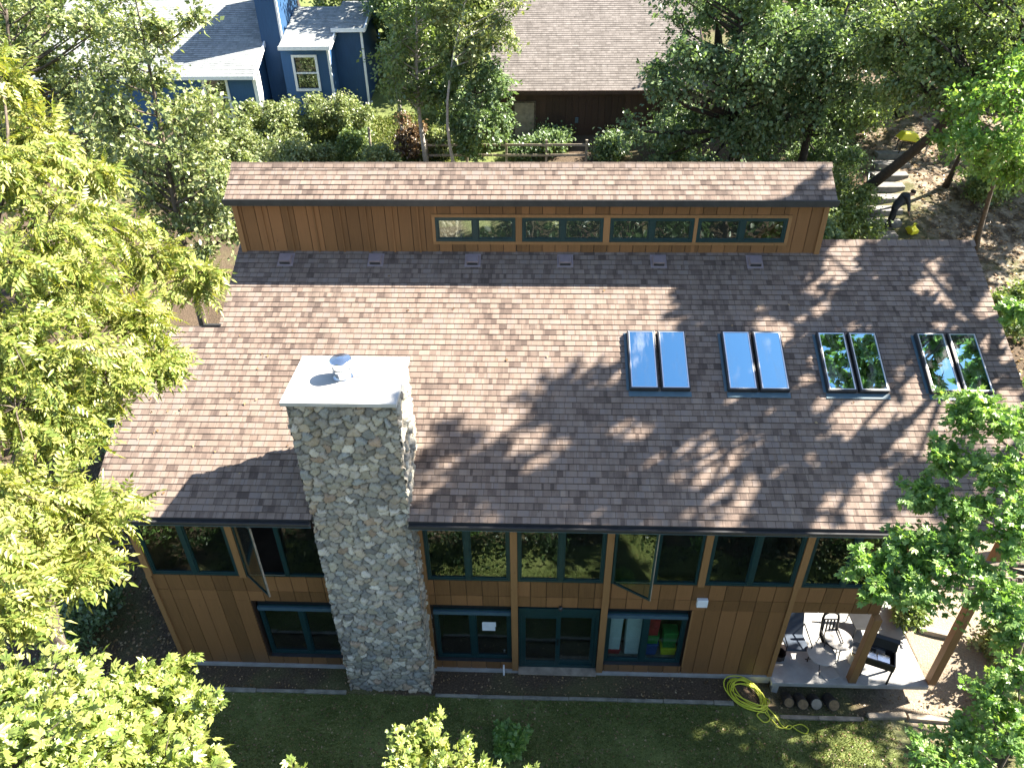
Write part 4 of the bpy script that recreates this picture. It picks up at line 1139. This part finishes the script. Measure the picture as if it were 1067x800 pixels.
# black chair with slatted back and ring-shaped top
t = thing('slatted_chair', (16.1, 1.2, ZP), 'black metal chair with slatted back and curled top behind the round tables', 'chair')
b = MB(); b.box(15.88, 16.3, .85, 1.25, ZP+.42, ZP+.45); b.build('seat', M['black'], t, bevel=.008)
b = MB()
for k in range(5): b.tube([(15.93+k*.08, 1.25, ZP+.45), (15.95+k*.08, 1.36, ZP+.92)], .021, 6)
b.tube([(15.9, 1.24, ZP+.44), (15.9, 1.37, ZP+.95), (15.93, 1.40, ZP+1.06), (16.02, 1.41, ZP+1.12), (16.16, 1.41, ZP+1.12), (16.26, 1.40, ZP+1.06), (16.28, 1.37, ZP+.95), (16.28, 1.24, ZP+.44)], .032, 8)
b.tube([(15.9, 1.36, ZP+.92), (16.28, 1.36, ZP+.92)], .016, 6)
b.build('backrest', M['black'], t, smooth=True)
for (x, y) in ((15.9, .87), (16.28, .87), (15.9, 1.23), (16.28, 1.23)):
    b = MB(); b.tube([(x, y, ZP+.43), (x+(.03 if x > 16 else -.03), y+(.03 if y > 1 else -.03), ZP)], .014, 6); b.build('leg', M['black'], t)
for x in (15.88, 16.3):
    b = MB(); b.tube([(x, 1.3, ZP+.66), (x, .9, ZP+.66), (x, .87, ZP+.44)], .015, 6); b.build('armrest', M['black'], t)
t.location.y -= .40; t.location.x -= .03
# slate blue sling chair by the wall
t = thing('patio_chair', (15.2, 1.0, ZP), 'slate blue fabric chair standing against the side wall of the patio', 'chair')
b = MB(); b.prismx([(.72, ZP+.36), (1.22, ZP+.30), (1.24, ZP+.34), (.74, ZP+.41)], 14.95, 15.5); b.build('seat', M['cloth_blue'], t, bevel=.01)
b = MB(); b.prismx([(1.22, ZP+.31), (1.52, ZP+.98), (1.56, ZP+.97), (1.27, ZP+.30)], 14.95, 15.5); b.build('backrest', M['cloth_blue'], t, bevel=.01)
for x in (14.93, 15.52):
    b = MB(); b.tube([(x, .7, ZP), (x, .72, ZP+.58), (x, 1.36, ZP+.6)], .016, 6); b.build('armrest', M['black'], t)
    b = MB(); b.tube([(x, 1.36, ZP+.6), (x, 1.5, ZP)], .016, 6); b.build('leg', M['black'], t)
t.location.y -= .30
# second fabric seat, partly seen behind the post
t = thing('patio_chair', (17.2, 1.5, ZP), 'dark low fabric chair behind the left porch post', 'chair')
b = MB(); b.prismx([(1.1, ZP+.34), (1.6, ZP+.30), (1.62, ZP+.34), (1.1, ZP+.39)], 16.85, 17.5); b.build('seat', M['black'], t, bevel=.01)
b = MB(); b.prismx([(1.6, ZP+.31), (1.85, ZP+.85), (1.89, ZP+.84), (1.65, ZP+.3)], 16.85, 17.5); b.build('backrest', M['cloth_blue'], t, bevel=.01)
for x, y in ((16.87, 1.12), (17.48, 1.12), (16.87, 1.62), (17.48, 1.62)):
    b = MB(); b.tube([(x, y, ZP+.34), (x, y, ZP)], .014, 6); b.build('leg', M['black'], t)
# grill with open lid
t = thing('barbecue_grill', (17.0, .1, ZP), 'black barbecue grill with its lid open between the porch posts', 'grill')
def gr(p):
    a = R(-22); x, y = p[0], p[1]
    return (17.02+x*math.cos(a)-y*math.sin(a), .12+x*math.sin(a)+y*math.cos(a), ZP+p[2])
b = MB()
def gbox(b, x0, x1, y0, y1, z0, z1):
    vs = [gr(p) for p in ((x0, y0, z0), (x1, y0, z0), (x1, y1, z0), (x0, y1, z0), (x0, y0, z1), (x1, y0, z1), (x1, y1, z1), (x0, y1, z1))]
    b.add(vs, [(0, 3, 2, 1), (4, 5, 6, 7), (0, 1, 5, 4), (1, 2, 6, 5), (2, 3, 7, 6), (3, 0, 4, 7)])
gbox(b, -.33, .33, -.22, -.19, .52, .72); gbox(b, -.33, .33, .19, .22, .52, .72); gbox(b, -.33, -.30, -.19, .19, .52, .72); gbox(b, .30, .33, -.19, .19, .52, .72); gbox(b, -.33, .33, -.22, .22, .5, .52)
b.build('firebox', M['black'], t)
b = MB(); gbox(b, -.28, .1, -.18, .18, .66, .675); b.build('grate', M['alu'], t)
b = MB(); gbox(b, -.06, .2, -.16, .06, .676, .70); gbox(b, -.25, -.1, -.05, .15, .676, .69); b.build('foil', M['metal'], t)
b = MB()
for (y0, z0, y1, z1) in ((.22, .72, .34, 1.02), (.34, 1.02, .30, 1.06), (.30, 1.06, .24, 1.0)):
    vs = [gr(p) for p in ((-.34, y0, z0), (.34, y0, z0), (.34, y1, z1), (-.34, y1, z1), (-.34, y0+.02, z0-.01), (.34, y0+.02, z0-.01), (.34, y1+.02, z1-.01), (-.34, y1+.02, z1-.01))]
    b.add(vs, [(0, 1, 2, 3), (7, 6, 5, 4), (0, 4, 5, 1), (1, 5, 6, 2), (2, 6, 7, 3), (3, 7, 4, 0)])
b.build('lid', M['black'], t)
b = MB(); gbox(b, -.62, -.34, -.18, .18, .66, .69); b.build('side_shelf', M['gutter'], t)
for (x, y) in ((-.3, -.19), (.3, -.19), (-.3, .19), (.3, .19)):
    b = MB(); gbox(b, x-.02, x+.02, y-.02, y+.02, .0, .5); b.build('leg', M['black'], t)
# small things
b = MB(); b.lathe((16.62, .42, ZP), [(.10, 0), (.11, .02), (.11, .30), (.10, .31), (.085, .31), (.085, .05), (0, .05)], 18)
tag(b.build('garden_pot', M['cream'], None), 'cream cylindrical pot standing just behind the left porch post', 'pot')
b = MB(); b.lathe((14.82, .48, ZP), [(.09, 0), (.13, .02), (.15, .22), (.16, .23), (.14, .23), (.125, .04), (0, .04)], 18)
tag(b.build('garden_pot', M['black'], None), 'small black pot on the patio floor against the house wall', 'pot')
b = MB(); b.obox((15.95, .06, ZP+.012), (.19, .05, .0), (-.05, .14, 0), (0, 0, .012))
tag(b.build('paving_slab', M['table'], None, bevel=.006), 'pale loose slab on the patio edge above the logs', 'slab')
# inside the right lower window: shelf and goods
b = MB(); b.box(10.45, 12.28, .22, .62, .36, .40)
for x in (10.5, 12.2): b.box(x, x+.05, .24, .60, .1, .36)
tag(b.build('low_shelf', M['wood_old'], None), 'low wooden shelf just inside the right lower window', 'shelf')
def goods(x0, x1, z0, z1, mat, label, name, cat, y=.25):
    b = MB(); d = .1; q = .02
    b.add([(x0+q, y+q, z0), (x1-q, y+q, z0), (x1-q, y+.24, z0), (x0+q, y+.24, z0), (x0, y, z1), (x1, y, z1), (x1, y+.26, z1), (x0, y+.26, z1)],
          [(0, 3, 2, 1), (4, 5, 6, 7), (0, 1, 5, 4), (1, 2, 6, 5), (2, 3, 7, 6), (3, 0, 4, 7)])
    b.box(x0-.012, x1+.012, y-.012, y+.272, z1+.001, z1+.025)
    return tag(b.build(name, M[mat], None, bevel=.02), label, cat, 'goods behind the right lower window')
goods(10.55, 10.86, .402, .55, 'red', 'red box under the narrow white container behind the right lower window', 'storage_box', 'box')
goods(10.55, 10.86, .578, 1.75, 'cloth_white', 'narrow white container standing on the red box behind glass', 'storage_box', 'box')
goods(10.95, 11.32, .402, 1.85, 'cloth_white', 'widest white container beside the window mullion behind glass', 'storage_box', 'box')
goods(11.42, 11.76, .402, .80, 'blue_p', 'blue box at the bottom of the coloured stack behind glass', 'storage_box', 'box')
goods(11.42, 11.76, .828, 1.12, 'green_p', 'green box in the middle of the coloured stack behind glass', 'storage_box', 'box')
goods(11.46, 11.74, 1.148, 1.80, 'red', 'tall red box on top of the coloured stack behind glass', 'storage_box', 'box')
goods(11.84, 12.22, .402, .66, 'yellow', 'yellow tray at the right end of the shelf behind glass', 'storage_box', 'tray')
goods(11.86, 12.2, .69, 1.25, 'green_p', 'dark green box resting on the yellow tray behind glass', 'storage_box', 'box')

# ------------------------------------------------------------------ blue house
B = thing('blue_house', (-5, 26, 6.2), 'blue painted house with pale grey shingled roofs and white trim', 'house')
def front_wall(b, x0, x1, z0, z1, y, hole=None, th=.12):
    if not hole: b.box(x0, x1, y, y+th, z0, z1); return
    hx0, hx1, hz0, hz1 = hole
    b.box(x0, hx0, y, y+th, z0, z1); b.box(hx1, x1, y, y+th, z0, z1); b.box(hx0, hx1, y, y+th, z0, hz0); b.box(hx0, hx1, y, y+th, hz1, z1)
w = MB()
front_wall(w, -15, -4.62, 5.6, 8.95, 24.7, (-6.95, -5.95, 7.0, 8.6))
w.prismx([(24.82, 5.6), (31.0, 5.6), (31.0, 11.5), (30.4, 11.4), (24.82, 8.95)], -4.74, -4.62)
w.box(-4.55, -3.55, 26.6, 30, 6.0, 13.4)
front_wall(w, -3.55, -1.25, 6.3, 9.9, 26.0, (-2.95, -1.95, 7.9, 9.3))
w.box(-1.37, -1.25, 26.12, 30, 6.3, 9.9)
w.box(-1.25, .18, 27.1, 30.5, 6.4, 10.4)
w.build('wall', M['blue'], B)
def wwin(x0, x1, z0, z1, y):
    f = MB(); q = .11
    f.box(x0-q, x1+q, y-.05, y, z1, z1+q); f.box(x0-q, x1+q, y-.07, y, z0-q, z0); f.box(x0-q, x0, y-.05, y, z0, z1); f.box(x1, x1+q, y-.05, y, z0, z1)
    zm = (z0+z1)/2; f.box(x0, x1, y-.02, y+.05, zm-.035, zm+.035)
    fo = f.build('window', M['white'], B)
    p = MB(); p.box(x0, x1, y+.06, y+.08, z0, z1); p.build('pane', M['glass'], fo)
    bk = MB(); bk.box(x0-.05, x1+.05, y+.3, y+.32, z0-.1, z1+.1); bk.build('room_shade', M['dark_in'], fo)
wwin(-6.95, -5.95, 7.0, 8.6, 24.7); wwin(-2.95, -1.95, 7.9, 9.3, 26.0)
def rslab(x0, x1, y0, z0, y1, z1, name, mat, mat2='white', eave=.16, right_rake=True):
    L = math.hypot(y1-y0, z1-z0); sl_ = np.array([0, (y1-y0)/L, (z1-z0)/L]); nr = np.array([0, -sl_[2], sl_[1]])
    shingles(name, lambda s: (x0, x1), 0, L, (0, y0, z0), sl_, nr, B if mat != 'shingle_tan' else BR, M[mat], row=.15)
    d = MB(); c = np.array([(x0+x1)/2, (y0+y1)/2, (z0+z1)/2])
    d.obox(c-nr*.075, ((x1-x0)/2-.01, 0, 0), sl_*(L/2-.005), nr*.06)
    d.build('roof_deck', M[mat2], B if mat != 'shingle_tan' else BR)
    f = MB(); f.box(x0-.02, x1+.02, y0-.05, y0-.005, z0-eave, z0+.01)
    if right_rake: f.obox(np.array([x1+.03, c[1], c[2]])-nr*.06, (.03, 0, 0), sl_*L/2, nr*.1)
    f.build('fascia', M[mat2], B if mat != 'shingle_tan' else BR)
rslab(-15.2, -4.45, 24.35, 8.82, 30.5, 11.7, 'roof', 'shingle_grey')
rslab(-3.5, -1.1, 25.7, 9.82, 29.5, 11.0, 'roof', 'shingle_grey')
rslab(-1.2, .35, 26.85, 10.4, 29.8, 11.2, 'roof', 'shingle_grey')
tw = MB()
tw.box(-4.64, -4.46, 24.64, 24.83, 5.9, 8.75); tw.box(-4.50, -4.38, 24.9, 25.05, 5.9, 8.9)
tw.box(-3.6, -3.5, 26.55, 26.65, 6.2, 13.4); tw.box(-1.33, -1.22, 25.95, 26.03, 6.3, 9.8); tw.box(.1, .2, 27.05, 27.15, 6.4, 10.3)
tw.box(.2, .3, 27.2, 30, 6.6, 7.0)
tw.build('corner_trim', M['white'], B)
sh_ = MB(); sh_.box(-15, -14.9, 24.8, 32, 6, 9); sh_.box(-15, -4.7, 33.0, 33.1, 6, 10); sh_.box(-3.5, .18, 31, 31.1, 6, 10.5); sh_.build('rear_wall', M['blue'], B)
rslab_b = MB(); rslab_b.obox((-9.8, 32.1, 10.9), (5.3, 0, 0), (0, 1.6, -.75), (0, .03, .06)); rslab_b.build('rear_roof', M['shingle_grey'], B)

# ------------------------------------------------------------------ brown house
BR = thing('brown_house', (10.5, 27, 5.8), 'dark brown house with a broad weathered tan roof behind the clerestory', 'house')
w = MB()
boards(w, 6.9, 15.5, 5.2, 8.3, 24.2, step=.3)
w.box(6.9, 15.5, 24.215, 24.4, 5.2, 8.3)
w.box(6.9, 7.02, 24.4, 35, 5.2, 8.3); w.box(15.38, 15.5, 24.4, 35, 5.2, 8.3); w.box(6.9, 15.5, 35, 35.1, 5.2, 8.3)
w.build('wall', M['siding_dark'], BR)
B_old = B
rslab(6.4, 16.2, 23.7, 8.28, 31.5, 12.6, 'roof', 'shingle_tan', 'siding_dark')
d = MB(); d.box(7.55, 8.45, 24.14, 24.176, 5.6, 7.65); d.build('door', M['wood_old'], BR)
d = MB(); d.box(7.47, 7.55, 24.12, 24.176, 5.6, 7.73); d.box(8.45, 8.53, 24.12, 24.176, 5.6, 7.73); d.box(7.55, 8.45, 24.12, 24.176, 7.65, 7.73); d.build('door_frame', M['bark'], BR)
d = MB(); d.box(10.35, 10.5, 24.11, 24.175, 6.75, 7.0); d.build('meter_box', M['dripedge'], BR, bevel=.01)

# back fence, rails
def fence(x0, x1, y, label, n, h=1.1):
    t = thing('rail_fence', ((x0+x1)/2, y, g((x0+x1)/2, y)), label, 'fence')
    for k in range(n):
        x = x0+(x1-x0)*k/(n-1)
        b = MB(); b.box(x-.05, x+.05, y-.05, y+.05, g(x, y)-.2, g(x, y)+h); b.build('post', M['wood_old'], t)
    for zz in (.4, .85):
        b = MB(); b.box(x0, x1, y-.085, y-.052, g(x0, y)+zz, g(x0, y)+zz+.1); b.build('rail', M['wood_old'], t)
fence(3.7, 10.8, 21.8, 'low weathered rail fence behind the clerestory ridge', 5)
b = MB(); b.tube([(1.15, 21.9, g(1.15, 21.9)-.2), (1.17, 21.9, g(1.15, 21.9)+1.6)], .06, 8)
tag(b.build('fence_post', M['wood_old'], None), 'single grey post standing in the sunny back lawn', 'post')
b = MB(); b.tube([(2.55, 22.6, g(2.5, 22.6)-.2), (2.5, 22.6, g(2.5, 22.6)+2.4)], .08, 8)
tag(b.build('fence_post', M['bark_pale'], None), 'pale weathered stub of trunk beside the dry brown shrub', 'post')

# ------------------------------------------------------------------ stone steps, rail, person, yellow things
ST = thing('stone_steps', (22.4, 16.6, g(22.4, 16.6)), 'flight of rough grey stone steps climbing the slope at the right', 'steps')
for k in range(10):
    y = 15.2+k*.82; x = 22.15+(y-16.6)*.40
    z = g(x, y)
    b = MB(); a = .4
    dx = .9+random.uniform(-.08, .1)
    vs = []
    for zz, sc in ((z-.25, 1.0), (z+.13, .97)):
        for (i, j) in ((-.8, -.28), (-.3, -.34), (.4, -.30), (.78, -.25), (.8, .27), (-.82, .28)):
            vs.append((x+i*dx*sc+random.uniform(-.03, .03), y+j*sc+random.uniform(-.03, .03), zz+random.uniform(-.01, .01)))
    b.add(vs, [(5, 4, 3, 2, 1, 0), (6, 7, 8, 9, 10, 11)]+[(i, (i+1) % 6, (i+1) % 6+6, i+6) for i in range(6)])
    b.build('step', M['stone_step'], ST, bevel=.02)
rl = thing('handrail', (21.3, 16.4, g(21.3, 16.4)), 'thin pale handrail along the left side of the stone steps', 'handrail')
b = MB(); b.tube([(20.9, 15.6, g(20.9, 15.6)+.95), (21.6, 17.6, g(21.6, 17.6)+.95), (22.4, 19.6, g(22.4, 19.6)+.95)], .025, 8); b.build('rail', M['alu'], rl)
for (x, y) in ((20.95, 15.7), (21.6, 17.6), (22.35, 19.5)):
    b = MB(); b.tube([(x, y, g(x, y)-.1), (x, y, g(x, y)+.94)], .02, 8); b.build('post', M['alu'], rl)

def skin_body(name, verts, edges, radii, parent, mats, matfun, levels=2):
    me = bpy.data.meshes.new(name)
    me.from_pydata(verts, edges, [])
    o = bpy.data.objects.new(name, me)
    COL.objects.link(o)
    sk = o.modifiers.new('skin', 'SKIN'); sk.use_smooth_shade = True
    for i, r in enumerate(radii):
        sv = me.skin_vertices[0].data[i]
        sv.radius = r if hasattr(r, '__len__') else (r, r)
        sv.use_root = (i == 0)
    ss = o.modifiers.new('sub', 'SUBSURF'); ss.levels = levels; ss.render_levels = levels
    dg = bpy.context.evaluated_depsgraph_get()
    me2 = bpy.data.meshes.new_from_object(o.evaluated_get(dg))
    bpy.data.objects.remove(o)
    me2.name = name
    me2.materials.clear()
    for m_ in mats: me2.materials.append(m_)
    for p in me2.polygons: p.material_index = matfun(p.center); p.use_smooth = True
    o = bpy.data.objects.new(name, me2)
    COL.objects.link(o)
    if parent is not None:
        o.parent = parent; o.matrix_parent_inverse = world_of(parent).inverted()
    return o
M['jacket'] = mat_plain('dark_grey_jacket', (.045, .047, .052), .85, var=.25, scale=10)
M['trousers'] = mat_plain('black_trousers', (.012, .012, .014), .85, var=.25, scale=10)
M['skin'] = mat_plain('skin', (.45, .27, .19), .55, var=.08)
M['hair'] = mat_plain('dark_brown_hair', (.03, .02, .014), .7, var=.3, scale=40)
def person(x, y, z):
    t = thing('person', (x, y, z), 'person in a dark grey jacket and black trousers bending forward on the stone steps', 'person')
    # local: bends toward +x, facing +x and slightly away; feet astride
    def q(a, b, c): return (x+a, y+b, z+c)
    v = [q(0, 0, .92), q(.10, .03, 1.08), q(.26, .07, 1.26), q(.40, .10, 1.36), q(.50, .12, 1.40), q(.60, .14, 1.44), q(.68, .155, 1.46),   # 0-6 pelvis, waist, chest, neck, head
         q(-.04, -.12, .86), q(-.14, -.17, .48), q(-.26, -.2, .10), q(-.14, -.22, .03),    # 7-10 left leg (left to camera)
         q(.04, .12, .86), q(.16, .16, .48), q(.10, .2, .10), q(.24, .2, .03),              # 11-14
         q(.36, -.10, 1.33), q(.44, -.17, 1.05), q(.52, -.12, .80), q(.56, -.10, .72),      # 15-18 near arm hanging
         q(.38, .28, 1.36), q(.52, .34, 1.10), q(.66, .26, .90), q(.71, .24, .83)]          # 19-22 far arm
    e = [(0, 1), (1, 2), (2, 3), (3, 4), (4, 5), (5, 6), (0, 7), (7, 8), (8, 9), (9, 10), (0, 11), (11, 12), (12, 13), (13, 14), (3, 15), (15, 16), (16, 17), (17, 18), (3, 19), (19, 20), (20, 21), (21, 22)]
    r = [(.20, .17), (.19, .16), (.23, .18), (.19, .16), .07, .105, .09, .12, .085, .06, .05, .12, .085, .06, .05, .09, .068, .048, .038, .09, .068, .048, .038]
    def mf(c):
        lx, lz = c[0]-x, c[2]-z
        if lz < .11: return 3
        if lx > .455 and lz > 1.3: return 2
        if (lx > .47 and lz < .80) or (lx > .655 and lz < .9): return 2
        if lz < .95 and lx < .35: return 1
        return 0
    skin_body('body', v, e, r, t, [M['jacket'], M['trousers'], M['skin'], M['black']], mf)
    hb = MB(); hb.lathe(q(.575, .125, 1.475), [(.02, -.02), (.085, -.01), (.11, .03), (.105, .07), (.07, .105), (.0, .118)], 14, axis=(.55, .2, .8))
    hb.build('hair', M['hair'], t, smooth=True)
    # fingers
    for (a, b, c) in ((.57, -.10, .70), (.72, .24, .81)):
        fb_ = MB()
        for k in range(4):
            o = (k-1.5)*.018
            fb_.tube([q(a, b+o, c), q(a+.03, b+o, c-.04), q(a+.035, b+o*.8, c-.075-.01*(k in (1, 2)))], [.010, .009, .007], 6)
        fb_.tube([q(a-.01, b-.03, c+.01), q(a-.005, b-.055, c-.02), q(a+.01, b-.06, c-.045)], [.011, .01, .008], 6)
        fb_.build('fingers', M['skin'], t, smooth=True)
    return t
px_, py_ = 22.62, 17.1
person(px_, py_, g(px_, py_)+.10)
b = MB(); zb = g(23.5, 17.0)
b.lathe((23.5, 16.98, zb+.02), [(.14, 0), (.20, .03), (.22, .17), (.17, .27), (.10, .30), (.06, .33), (.09, .40), (.0, .38)], 9)
b.v = [(x+.05*math.sin(z*17+y*9), y*1.0+.04*math.sin(x*23), z+.02*math.sin(x*31+y*17)) for x, y, z in b.v]
tag(b.build('bag', M['yellow'], None, bevel=.01), 'bright yellow bag on the ground in front of the bending person', 'bag')
t = thing('wheelbarrow', (25.1, 22.6, g(25.1, 22.6)), 'upturned yellow wheelbarrow tray resting on a dark frame above the steps', 'wheelbarrow')
b = MB(); zb = g(25.1, 22.6)
vs = [(24.55, 22.3, zb+.72), (25.55, 22.3, zb+.58), (25.6, 22.95, zb+.58), (24.55, 22.95, zb+.72), (24.75, 22.4, zb+1.02), (25.3, 22.4, zb+.98), (25.3, 22.85, zb+.98), (24.75, 22.85, zb+1.02)]
b.add(vs, [(0, 3, 2, 1), (4, 5, 6, 7), (0, 1, 5, 4), (1, 2, 6, 5), (2, 3, 7, 6), (3, 0, 4, 7)]); b.build('tray', M['yellow'], t, bevel=.06)
for yy in (22.42, 22.82):
    b = MB(); b.tube([(24.5, yy, zb+.66), (25.3, yy, zb+.5), (25.5, yy, zb)], .025, 6); b.tube([(24.75, yy, zb+.62), (24.7, yy, zb)], .025, 6); b.build('handle', M['black'], t)
b = MB(); b.lathe((25.55, 22.58, zb+.2), [(.05, 0), (.19, .005), (.2, .04), (.19, .075), (.05, .08)], 18, axis=(0, 1, 0)); b.build('wheel', M['black'], t)
